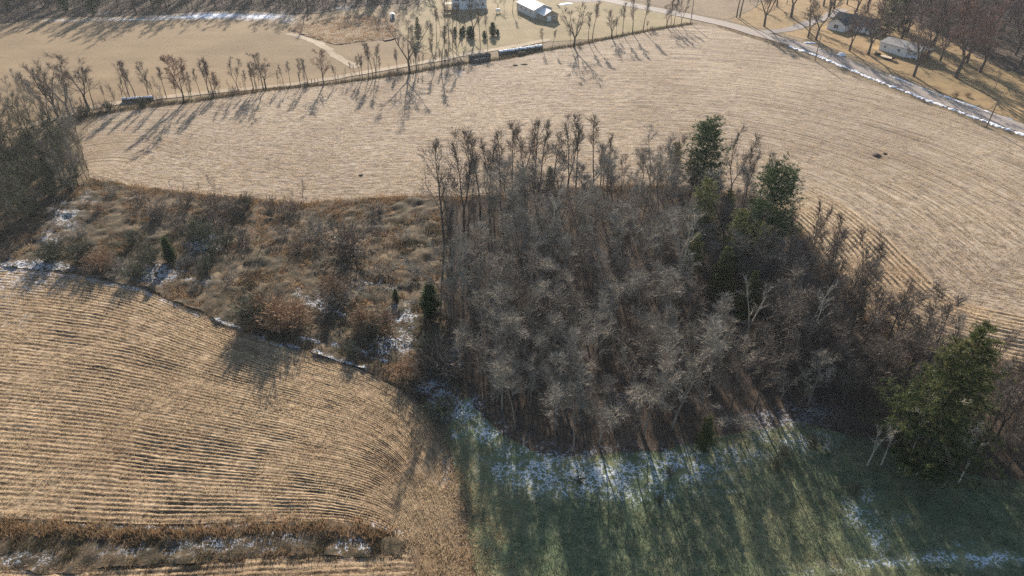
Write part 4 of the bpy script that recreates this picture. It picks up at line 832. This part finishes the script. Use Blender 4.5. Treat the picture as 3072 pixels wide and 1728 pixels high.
for x, y, ty, k in [(795, 985, 905, 'rust0'), (845, 988, 872, 'rust1'), (890, 980, 885, 'rust0'), (760, 975, 900, 'olive'), (990, 905, 820, 'rust1'), (1035, 910, 835, 'shrub1'), (1095, 995, 925, 'rust0'), (1160, 1002, 925, 'rust1'), (1045, 765, 660, 'dkshrub'), (950, 722, 632, 'shrub0'), (1303, 1118, 1010, 'dkshrub'), (1322, 1140, 1040, 'dkshrub'), (1285, 1090, 1020, 'olive'), (610, 735, 655, 'olive'), (455, 800, 735, 'olive'), (310, 815, 750, 'rust0'), (700, 660, 590, 'dkshrub'), (480, 660, 600, 'dkshrub'), (250, 790, 730, 'olive'), (150, 790, 730, 'olive'), (410, 840, 780, 'olive'), (640, 690, 620, 'dkshrub')]:
    X, Y = px(x, y); lab, g = SL[k.rstrip('01')]; place(k, X, Y, height_at(x, y, ty) / 2.4 * rnd.uniform(.7, .9), 'shrub', lab, 'shrub', g, sxy=rnd.uniform(1.0, 1.25))
for x, y, ty in [(645, 590, 520), (520, 580, 540), (555, 582, 545), (915, 618, 535), (600, 585, 545), (880, 615, 570)]:
    X, Y = px(x, y); place('sap0', X, Y, height_at(x, y, ty) / 5, 'bare_tree', 'thin bare sapling on the upper edge of the scrub bank', 'tree', 'saplings above the scrub bank')
# tree line shrubs and hay field weeds
for x, y, s, k in [(1172, 232, .9, 'rust0'), (1200, 228, 1.0, 'dkshrub'), (640, 288, .8, 'dkshrub'), (300, 335, 1.2, 'dkshrub'), (330, 330, 1.1, 'olive'), (430, 318, 1.1, 'olive'), (480, 308, 1.0, 'dkshrub'), (240, 350, 1.3, 'dkshrub'), (215, 365, 1.3, 'dkshrub'), (700, 280, .9, 'dkshrub'), (920, 262, .8, 'dkshrub'), (260, 345, 1.2, 'olive'), (1380, 200, 1.0, 'dkshrub'), (1300, 212, .9, 'shrub0'), (1960, 95, .9, 'dkshrub'), (1740, 140, .8, 'dkshrub')]:
    X, Y = px(x, y); place(k, X, Y, s, 'shrub', 'low shrub at the foot of the tree line', 'shrub', 'shrubs under the tree line')
for x, y, s in [(2010, 1420, .5), (1740, 1440, .5), (2440, 1340, .9), (2330, 1400, .7), (2560, 1480, .8), (1980, 1500, .4), (2350, 1360, .6)]:
    X, Y = px(x, y); place('olive', X, Y, s, 'shrub', 'small dark clump in the snowy shaded hay field', 'shrub', 'clumps in the hay field')
for x, y, s, k in [(2450, 60, 1.0, 'dkshrub'), (2570, 105, .5, 'dkshrub'), (2590, 110, .5, 'olive'), (2905, 285, .6, 'rust0'), (2868, 288, .7, 'rust1'), (2755, 190, .5, 'dkshrub')]:
    X, Y = px(x, y); place(k, X, Y, s, 'shrub', 'low garden shrub in the yard across the road', 'shrub', 'garden shrubs across the road')

# ------------------------------------------------------------------ buildings (local frames, real sizes)
def poly_part(name, V, F, mat, parent, label=None):
    me = bpy.data.meshes.new(name); me.from_pydata(V, [], F); me.update(); me.materials.append(mat)
    bm = bmesh.new(); bm.from_mesh(me); bmesh.ops.recalc_face_normals(bm, faces=bm.faces); bm.to_mesh(me); bm.free()
    o = link(name, me, parent)
    if label: o['label'] = label
    return o
def box(name, x0, x1, y0, y1, z0, z1, mat, parent, bevel=0.0):
    V = [(x, y, z) for z in (z0, z1) for x, y in ((x0, y0), (x1, y0), (x1, y1), (x0, y1))]
    o = poly_part(name, V, [(0, 1, 2, 3), (4, 5, 6, 7), (0, 1, 5, 4), (1, 2, 6, 5), (2, 3, 7, 6), (3, 0, 4, 7)], mat, parent)
    if bevel:
        m = o.modifiers.new('bevel', 'BEVEL'); m.width = bevel; m.segments = 2
    return o
def gable_walls(x0, x1, y0, y1, ze, zr, mat, parent, name='wall'):
    """ridge runs along y"""
    xm = (x0 + x1) / 2; V = []
    for y in (y0, y1): V += [(x0, y, -.3), (x1, y, -.3), (x1, y, ze), (xm, y, zr), (x0, y, ze)]
    return poly_part(name, V, [(0, 1, 2, 3, 4), (9, 8, 7, 6, 5), (0, 4, 9, 5), (1, 6, 7, 2)], mat, parent)
def roof_slope(x0, z0, x1, z1, y0, y1, mat, parent, name='roof', th=0.14, over=0.35):
    """slab from eave (x0,z0) to ridge (x1,z1), along y"""
    dx, dz = x1 - x0, z1 - z0; L = math.hypot(dx, dz); ex, ez = -dx / L * over, -dz / L * over
    nx_, nz_ = -dz / L * math.copysign(1, dx) , abs(dx) / L
    a = (x0 + ex + nx_ * .03, z0 + ez + nz_ * .03); b = (x1 + nx_ * .03, z1 + nz_ * .03)
    V = []
    for y in (y0 - over, y1 + over): V += [(a[0], y, a[1]), (b[0], y, b[1]), (b[0] + nx_ * th, y, b[1] + nz_ * th), (a[0] + nx_ * th, y, a[1] + nz_ * th)]
    return poly_part(name, V, [(0, 1, 2, 3), (7, 6, 5, 4), (0, 4, 5, 1), (1, 5, 6, 2), (2, 6, 7, 3), (3, 7, 4, 0)], mat, parent)
def window(parent, axis, c, s, z, w_, h_, out, shut=False):
    """axis 'x': the wall plane is y = c (facing out = +-1), s is along x; axis 'y': wall plane x = c"""
    def bx(name, a0, a1, z0, z1, d0, d1, mat, par):
        d0, d1 = sorted((c + out * d0, c + out * d1))
        return box(name, a0, a1, d0, d1, z0, z1, mat, par) if axis == 'x' else box(name, d0, d1, a0, a1, z0, z1, mat, par)
    wn = bx('window', s - w_ / 2, s + w_ / 2, z, z + h_, -.02, .04, M['glass'], parent)
    t = .09
    V = []
    bx('sill', s - w_ / 2 - t, s + w_ / 2 + t, z - .1, z - .003, .002, .12, M['trim'], wn)
    bx('lintel', s - w_ / 2 - t, s + w_ / 2 + t, z + h_ + .003, z + h_ + .1, .002, .08, M['trim'], wn)
    bx('mullion', s - .03, s + .03, z + .003, z + h_ - .003, .041, .065, M['trim'], wn)
    for q in (-1, 1):
        if shut: bx('shutter', *sorted((s + q * (w_ / 2 + .02), s + q * (w_ / 2 + .42))), z, z + h_, .004, .06, M['shutter'], wn)
        else: bx('jamb', *sorted((s + q * (w_ / 2 + .003), s + q * (w_ / 2 + t))), z, z + h_, .002, .07, M['trim'], wn)
    return wn
def door(parent, axis, c, s, z, w_, h_, out, mat):
    def bx(name, a0, a1, z0, z1, d0, d1, m_, par):
        d0, d1 = sorted((c + out * d0, c + out * d1))
        return box(name, a0, a1, d0, d1, z0, z1, m_, par) if axis == 'x' else box(name, d0, d1, a0, a1, z0, z1, m_, par)
    d = bx('door', s - w_ / 2, s + w_ / 2, z, z + h_, -.02, .05, mat, parent); bx('handle', s + w_ / 2 - .2, s + w_ / 2 - .1, z + 1, z + 1.1, .052, .1, M['metal'], d); return d

# barn: origin at the near corner of the long side; +y local runs away along the long side
B0 = np.array(px(1602, 59)); A0 = np.array(px(1562, 39)); ax = A0 - B0; Lb = 16.0; yaw = math.atan2(ax[1], ax[0]) - math.pi / 2
bn = empty('barn', B0[0], B0[1], None, yaw); tag(bn, 'long metal barn with bright white roof and lower front annex', 'barn')
Wb = 8.2
gable_walls(0, Wb, 0, Lb, 3.3, 5.0, M['barn_wall'], bn)
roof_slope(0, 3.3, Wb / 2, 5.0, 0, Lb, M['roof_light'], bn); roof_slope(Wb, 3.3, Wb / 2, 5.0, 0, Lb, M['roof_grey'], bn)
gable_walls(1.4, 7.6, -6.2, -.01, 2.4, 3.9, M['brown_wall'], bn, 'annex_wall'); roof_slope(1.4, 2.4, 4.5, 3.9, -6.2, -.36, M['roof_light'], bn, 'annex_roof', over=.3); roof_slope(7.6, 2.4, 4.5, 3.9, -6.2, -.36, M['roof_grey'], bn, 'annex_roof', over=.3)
door(bn, 'x', -6.2, 3.6, 0, 1.7, 2.1, -1, M['trim']); window(bn, 'x', -6.2, 6.0, 1.0, .9, .9, -1); window(bn, 'y', 1.4, -3.2, 1.0, .8, .7, -1)
for k in range(3): window(bn, 'y', 0, 3 + 4.5 * k, 1.6, 1.0, .8, -1)
# farmhouse
Hx, Hy = px(1391, 31); fh = empty('farmhouse', Hx, Hy, None, 0.03); tag(fh, 'two-storey pale blue-grey farmhouse with dark shutters', 'house')
poly_part('wall', [(x, y, z) for y in (0, 8.5) for x, z in ((-4.7, -.3), (4.7, -.3), (4.7, 5.6), (0, 8.2), (-4.7, 5.6))], [(0, 1, 2, 3, 4), (9, 8, 7, 6, 5), (0, 4, 9, 5), (1, 6, 7, 2)], M['blue_wall'], fh)
roof_slope(-4.7, 5.6, 0, 8.2, 0, 8.5, M['roof_dark'], fh); roof_slope(4.7, 5.6, 0, 8.2, 0, 8.5, M['roof_dark'], fh)
for s in (-2.8, .2, 3.0):
    window(fh, 'x', 0, s, 3.5, .95, 1.35, -1, True)
window(fh, 'x', 0, 3.0, .9, .95, 1.2, -1, True); window(fh, 'x', 0, -2.8, .9, .95, 1.2, -1, True)
gable_walls(4.75, 9.8, 1.5, 8.0, 3.6, 5.2, M['white_wall'], fh, 'wing_wall'); roof_slope(4.75, 3.6, 7.27, 5.2, 1.5, 8, M['roof_dark'], fh, 'wing_roof', over=.25); roof_slope(9.8, 3.6, 7.27, 5.2, 1.5, 8, M['roof_dark'], fh, 'wing_roof', over=.25)
window(fh, 'x', 1.5, 6.0, 1.2, .9, 1.1, -1); window(fh, 'x', 1.5, 8.3, 1.2, .9, 1.1, -1)
pr = box('porch_deck', -8.2, -4.75, .5, 4.5, 1.9, 2.1, M['timber'], fh); pf = box('porch_roof', -8.4, -4.76, .3, 4.7, 4.7, 4.85, M['trim'], fh)
for a in (-8.0, -5.0):
    for b in (.7, 4.3): box('porch_post', a - .08, a + .08, b - .08, b + .08, -.3, 4.69, M['trim'], fh)
box('porch_snow', -8.35, -4.8, .35, 4.65, 4.852, 5.05, M['snow'], fh, .06); box('chimney', .9, 1.6, 5, 5.7, 7.0, 9.2, M['brown_wall'], fh)
# ranch house
Rx, Ry = px(2559, 97); ry = math.radians(-50); rh = empty('ranch_house', Rx, Ry, None, ry); tag(rh, 'low ranch house with dark green-black roof and white walls among yard trees', 'house')
# local x along the front wall (toward the garage), y back
poly_part('wall', [(x, y, z) for x in (-9, 6.2) for y, z in ((0, -.3), (8, -.3), (8, 2.6), (4, 4.9), (0, 2.6))], [(4, 3, 2, 1, 0), (5, 6, 7, 8, 9), (0, 5, 9, 4), (1, 2, 7, 6)], M['white_wall'], rh)
def roof_x(y0, z0, y1, z1, x0, x1, mat, parent, name='roof', over=.5, th=.14):
    d = math.hypot(y1 - y0, z1 - z0); ey, ez = (y0 - y1) / d * over, (z0 - z1) / d * over
    V = []
    for x in (x0 - over, x1 + over): V += [(x, y0 + ey, z0 + ez + .03), (x, y1, z1 + .03), (x, y1, z1 + .03 + th), (x, y0 + ey, z0 + ez + .03 + th)]
    return poly_part(name, V, [(0, 1, 2, 3), (7, 6, 5, 4), (0, 4, 5, 1), (1, 5, 6, 2), (2, 6, 7, 3), (3, 7, 4, 0)], mat, parent)
roof_x(0, 2.6, 4, 4.9, -9, 6.2, M['roof_dark'], rh); roof_x(8, 2.6, 4, 4.9, -9, 6.2, M['roof_dark'], rh)
gable_walls(-8.6, -1.6, -4.2, -.02, 2.5, 4.2, M['white_wall'], rh, 'front_wall'); roof_slope(-8.6, 2.5, -5.1, 4.2, -4.2, 3.0, M['roof_dark'], rh, 'front_roof', over=.4); roof_slope(-1.6, 2.5, -5.1, 4.2, -4.2, 3.0, M['roof_dark'], rh, 'front_roof', over=.4)
for s in (.6, 2.6, 4.8): window(rh, 'x', 0, s, 1.0, 1.1, 1.1, -1)
window(rh, 'x', -4.2, -5.1, .9, 1.6, 1.2, -1); door(rh, 'x', 0, -.6, 0, .95, 2.05, -1, M['brown_wall']); box('chimney', -3.2, -2.4, 4.6, 5.4, 3.8, 5.6, M['brown_wall'], rh)
window(rh, 'y', 6.2, 4, 1.0, 1.2, 1.1, 1)
# garage
Gx, Gy = px(2634, 152); gr = empty('garage', Gx, Gy, None, math.radians(-60)); tag(gr, 'long low white garage with flat grey roof and open carport end', 'garage')
poly_part('wall', [(x, y, z) for x in (0, 10.4) for y, z in ((0, -.3), (8.5, -.3), (8.5, 2.7), (4.25, 3.7), (0, 2.7))], [(4, 3, 2, 1, 0), (5, 6, 7, 8, 9), (0, 5, 9, 4), (1, 2, 7, 6)], M['white_wall'], gr)
roof_x(0, 2.7, 4.25, 3.7, 0, 14.5, M['roof_grey'], gr, over=.3); roof_x(8.5, 2.7, 4.25, 3.7, 0, 14.5, M['roof_grey'], gr, over=.3)
for a, b in ((14.3, .2), (14.3, 8.3), (12.3, .2)): box('carport_post', a - .09, a + .09, b - .09, b + .09, -.3, 2.66, M['trim'], gr)
window(gr, 'x', 0, 2.2, 1.2, .6, .8, -1); window(gr, 'x', 0, 7.5, 1.2, .9, .8, -1); door(gr, 'x', 0, 4.8, 0, .95, 2.05, -1, M['trim'])
poly_part('gable_panel', [(14.42, y, z) for y, z in ((0, 2.5), (8.5, 2.5), (8.5, 2.72), (4.25, 3.7), (0, 2.72))] + [(14.5, y, z) for y, z in ((0, 2.5), (8.5, 2.5), (8.5, 2.72), (4.25, 3.7), (0, 2.72))], [(0, 1, 2, 3, 4), (9, 8, 7, 6, 5), (0, 5, 6, 1), (1, 6, 7, 2), (2, 7, 8, 3), (3, 8, 9, 4), (4, 9, 5, 0)], M['white_wall'], gr)
# snow covered load under the carport
for k, (x, y) in enumerate(((2722, 172), (2738, 173), (2752, 171))): snow_heap(x, y, 1.3, .9, .8, 'snow covered mound lying by the open carport', -1.0, 'snow_mound')
for o in list(C.objects):
    if o.name.startswith('snow_mound'): o['group'] = 'snow mounds by the carport'

def wheel(parent, x, y, r, wd, name='wheel'):
    V, F = [], []; k = 14
    for s in (-wd / 2, wd / 2):
        for rr in (r, r * .55):
            for j in range(k): a = 2 * math.pi * j / k; V.append((x + rr * math.cos(a), y + s, r + rr * math.sin(a)))
    for j in range(k):
        j2 = (j + 1) % k; F += [(j, j2, 2 * k + j2, 2 * k + j), (j, k + j, k + j2, j2), (2 * k + j, 2 * k + j2, 3 * k + j2, 3 * k + j), (k + j, 3 * k + j, 3 * k + j2, k + j2)]
    w_ = poly_part(name, V, F, M['rubber'], parent)
    V, F = [(x, y, r)], []
    for s in (-wd * .3, wd * .3):
        for j in range(k): a = 2 * math.pi * j / k; V.append((x + r * .56 * math.cos(a), y + s, r + r * .56 * math.sin(a)))
    F = [tuple(range(1, k + 1)), tuple(range(2 * k, k, -1))] + [(1 + j, 1 + (j + 1) % k, 1 + k + (j + 1) % k, 1 + k + j) for j in range(k)]
    poly_part('rim', V[:], F, M['metal'], w_); return w_
Tx, Ty = px(2660, 178); tl = empty('flatbed_trailer', Tx, Ty, None, math.radians(-58)); tag(tl, 'flatbed trailer with pale boards parked beside the garage', 'trailer')
for k in range(6): box('deck_plank', -2.2, 2.2, -1.0 + k * .335, -1.0 + k * .335 + .32, .62, .68, M['timber'], tl)
box('frame', -2.3, 2.3, -1.02, 1.02, .5, .617, M['black'], tl); box('drawbar', 2.3, 3.6, -.07, .07, .46, .58, M['black'], tl); box('headboard', 2.2, 2.28, -1, 1, .684, 1.2, M['black'], tl)
for a in (-.45, .45):
    for b in (-1.16, 1.16): wheel(tl, a, b, .33, .2)
# small dark garden tractor
Tx, Ty = px(2631, 168); gt = empty('garden_tractor', Tx, Ty, None, math.radians(-58)); tag(gt, 'small dark garden tractor standing at the trailer end', 'tractor')
box('hood', .1, 1.0, -.32, .32, .45, .95, M['black'], gt, .08); box('chassis', -.9, 1.0, -.28, .28, .3, .446, M['black'], gt); box('seat', -.75, -.3, -.25, .25, .75, .86, M['rubber'], gt, .04); box('seat_back', -.85, -.755, -.25, .25, .8, 1.25, M['rubber'], gt, .04); box('fender', -.95, -.1, -.5, .5, .66, .746, M['black'], gt, .03)
for a, b, r in ((-.55, -.52, .36), (-.55, .52, .36), (.75, -.46, .24), (.75, .46, .24)): wheel(gt, a, b, r, .24)
box('steering_wheel', -.12, -.06, -.2, .2, 1.05, 1.1, M['black'], gt)

# white box shed on the meadow lawn, well tank on the lawn
wx, wy = px(1178, 55); hb_ = empty('hunting_blind', wx, wy, None, .3); tag(hb_, 'little white hut with dark end alone on the meadow edge', 'hut')
box('wall', -.8, .8, -1.2, 1.2, .1, 1.7, M['white_wall'], hb_); roof_slope(-.8, 1.7, 0, 2.1, -1.2, 1.2, M['roof_light'], hb_, over=.12); roof_slope(.8, 1.7, 0, 2.1, -1.2, 1.2, M['roof_light'], hb_, over=.12); door(hb_, 'x', -1.2, 0, .15, .7, 1.4, -1, M['shutter'])
wx, wy = px(1494, 42); tk = empty('fuel_tank', wx, wy, None, .4); tag(tk, 'white fuel tank on legs standing on the lawn by the farmhouse', 'tank')
V, F = [], []; k = 14
for i, (xx, rr) in enumerate(((-1.0, .05), (-.98, .35), (-.85, .52), (.85, .52), (.98, .35), (1.0, .05))):
    for j in range(k): a = 2 * math.pi * j / k; V.append((xx, rr * math.cos(a), 1.25 + rr * math.sin(a)))
F = [(i * k + j, i * k + (j + 1) % k, (i + 1) * k + (j + 1) % k, (i + 1) * k + j) for i in range(5) for j in range(k)]
poly_part('tank', V, F, M['trim'], tk)
for a in (-.7, .7):
    for b in (-.35, .35): box('leg', a - .04, a + .04, b - .04, b + .04, -.1, .86, M['metal'], tk)

# utility poles
def util_pole(x, y, ty, label, lean):
    X, Y = px(x, y); H = height_at(x, y, ty); e = empty('utility_pole', X, Y); tag(e, label, 'utility pole'); e.rotation_euler = (0, lean, 0)
    V, F = [], []; tubes([[(Vector((0, 0, -.4)), .17), (Vector((0, 0, H * .5)), .15), (Vector((0, 0, H)), .115)]], V, F, 10); V.append((0, 0, H + .02)); n_ = len(V) - 1
    F += [(n_ - 10 + j, n_ - 10 + (j + 1) % 10, n_) for j in range(10)]
    link('post', np_mesh('post', V, F, M['pole'], None, None, True), e)
    cap = []; V, F = [], []; tubes([[(Vector((0, 0, H + .021)), .05), (Vector((0, 0, H + .16)), .07), (Vector((0, 0, H + .28)), .03)]], V, F, 8); link('insulator', np_mesh('insulator', V, F, M['trim'], None, None, True), e)
    box('bracket', .1, .3, -.04, .04, H - .9, H - .8, M['metal'], e)
util_pole(2960, 380, 272, 'wooden utility pole on the snowy verge where the road straightens', .02)
util_pole(2444, 184, 110, 'slim wooden utility pole beside the broken snow bank opposite two trees', .0)
util_pole(2072, 67, -10, 'thin wooden utility pole at the end of the tree line by the road', .0)

# round bales
def bale(X, Y, rz, r, L, mat, label, group, snow, seed):
    R = random.Random(seed); e = empty('hay_bale', X, Y, None, rz); tag(e, label, 'hay bale', group); k = 16; V = []
    prof = [(-L / 2 + .02, r * .2), (-L / 2, r * .82), (-L / 2 + .06, r * .97), (0, r * 1.02), (L / 2 - .06, r * .97), (L / 2, r * .82), (L / 2 - .02, r * .2)]
    for xx, rr in prof:
        for j in range(k): a = 2 * math.pi * j / k; q = rr * (1 + R.uniform(-.06, .06)); V.append((xx + R.uniform(-.02, .02), q * math.cos(a), max(-.05, r * .92 + q * math.sin(a))))
    F = [(i * k + j, i * k + (j + 1) % k, (i + 1) * k + (j + 1) % k, (i + 1) * k + j) for i in range(len(prof) - 1) for j in range(k)]
    link('bale_body', np_mesh('bale_body', V, F, mat, None, None, True), e)
    if snow:
        V, F = [], []; m = 7
        for i in range(5):
            xx = -L * .49 + L * .98 * i / 4
            for j in range(m):
                a = math.radians(38 + 104 * j / (m - 1)); q = r * 1.04 + (.13 + R.uniform(-.04, .05)) * math.sin(math.pi * j / (m - 1)); V.append((xx, q * math.cos(a), r * .92 + q * math.sin(a)))
        F = [(i * m + j, i * m + j + 1, (i + 1) * m + j + 1, (i + 1) * m + j) for i in range(4) for j in range(m - 1)]
        link('snow_cap', np_mesh('snow_cap', V, F, M['snow'], None, None, True), e)
def bale_row(a, b, n, r, mat, label, group, snow, jit=0.1):
    A = np.array(px(*a)); Bq = np.array(px(*b)); d = Bq - A; L = math.hypot(*d) / n; rz = math.atan2(d[1], d[0])
    for i in range(n):
        p = A + d * (i + .5) / n + rng.normal(0, jit, 2) * .5; bale(p[0], p[1], rz + rnd.gauss(0, .04), r * rnd.uniform(.92, 1.05), L * .95, mat, label, group, snow, i + int(a[0]))
bale_row((1497, 164), (1626, 145), 11, .8, M['bale'], 'round hay bale with snow cap in the long row below the lawn', 'snow capped bale row below the lawn', True)
bale_row((1409, 182), (1472, 172), 4, .95, M['bale_wrap'], 'dark weathered bale beside the leaning tree', 'dark bales by the leaning tree', False, .4)
bale_row((1415, 190), (1470, 180), 3, .7, M['bale_wrap'], 'dark weathered bale beside the leaning tree', 'dark bales by the leaning tree', False, .4)
bale_row((368, 306), (462, 299), 7, .62, M['bale'], 'low hay bale with snow cap under the tree line', 'snow capped bales under the tree line', True)
bale_row((1555, 165), (1575, 161), 2, .6, M['bale'], 'small old bale lying in front of the long bale row', 'old bales before the long row', False, .3)
# fence posts in the tree line
for x, y in [(935, 248), (945, 247), (955, 246), (840, 268), (860, 265), (1160, 232), (1185, 226), (1205, 222), (1505, 172), (760, 276)]:
    X, Y = px(x, y); e = box('fence_post', -.08, .08, -.08, .08, -.2, 1.35, M['pole'], None, .02); e.location = (X, Y, float(gz(X, Y))); e.rotation_euler = (rnd.gauss(0, .06), rnd.gauss(0, .06), rnd.uniform(0, 1)); tag(e, 'weathered wooden fence post standing in the tree line', 'fence post', 'fence posts in the tree line')
# soil mounds in the upper field
def mound(x, y, rx, ry, h, label):
    o = snow_heap(x, y, rx, ry, h, label, 0, 'soil_mound'); o.data.materials[0] = M['soil']; o['category'] = 'soil mound'
mound(2631, 463, 1.2, 1.3, .55, 'dark bare soil mound on the upper field beside a smaller one'); mound(2655, 458, .7, .6, .3, 'small soil mound next to a larger one on the upper field')
mound(1545, 196, 1.1, .7, .35, 'dark soil heap in stubble below the snow capped bale row'); mound(1573, 193, 1.4, .6, .3, 'long soil heap in stubble below the snow capped bale row'); mound(1083, 526, .6, .5, .3, 'lone dark clod on stubble above the scrub bank')

# ------------------------------------------------------------------ haze
N = NT('haze_air'); pv = N.n('ShaderNodeVolumePrincipled'); pv.inputs['Color'].default_value = (0.86, 0.92, 1.0, 1); pv.inputs['Density'].default_value = 0.0001; pv.inputs['Anisotropy'].default_value = 0.3
N.l(pv.outputs[0], N.out.inputs['Volume'])
hz = box('haze', -3100, 3100, -1600, 4600, -3.0, 76.0, N.m, None); stuff(hz, 'thin pale winter haze hanging over the fields', 'haze')
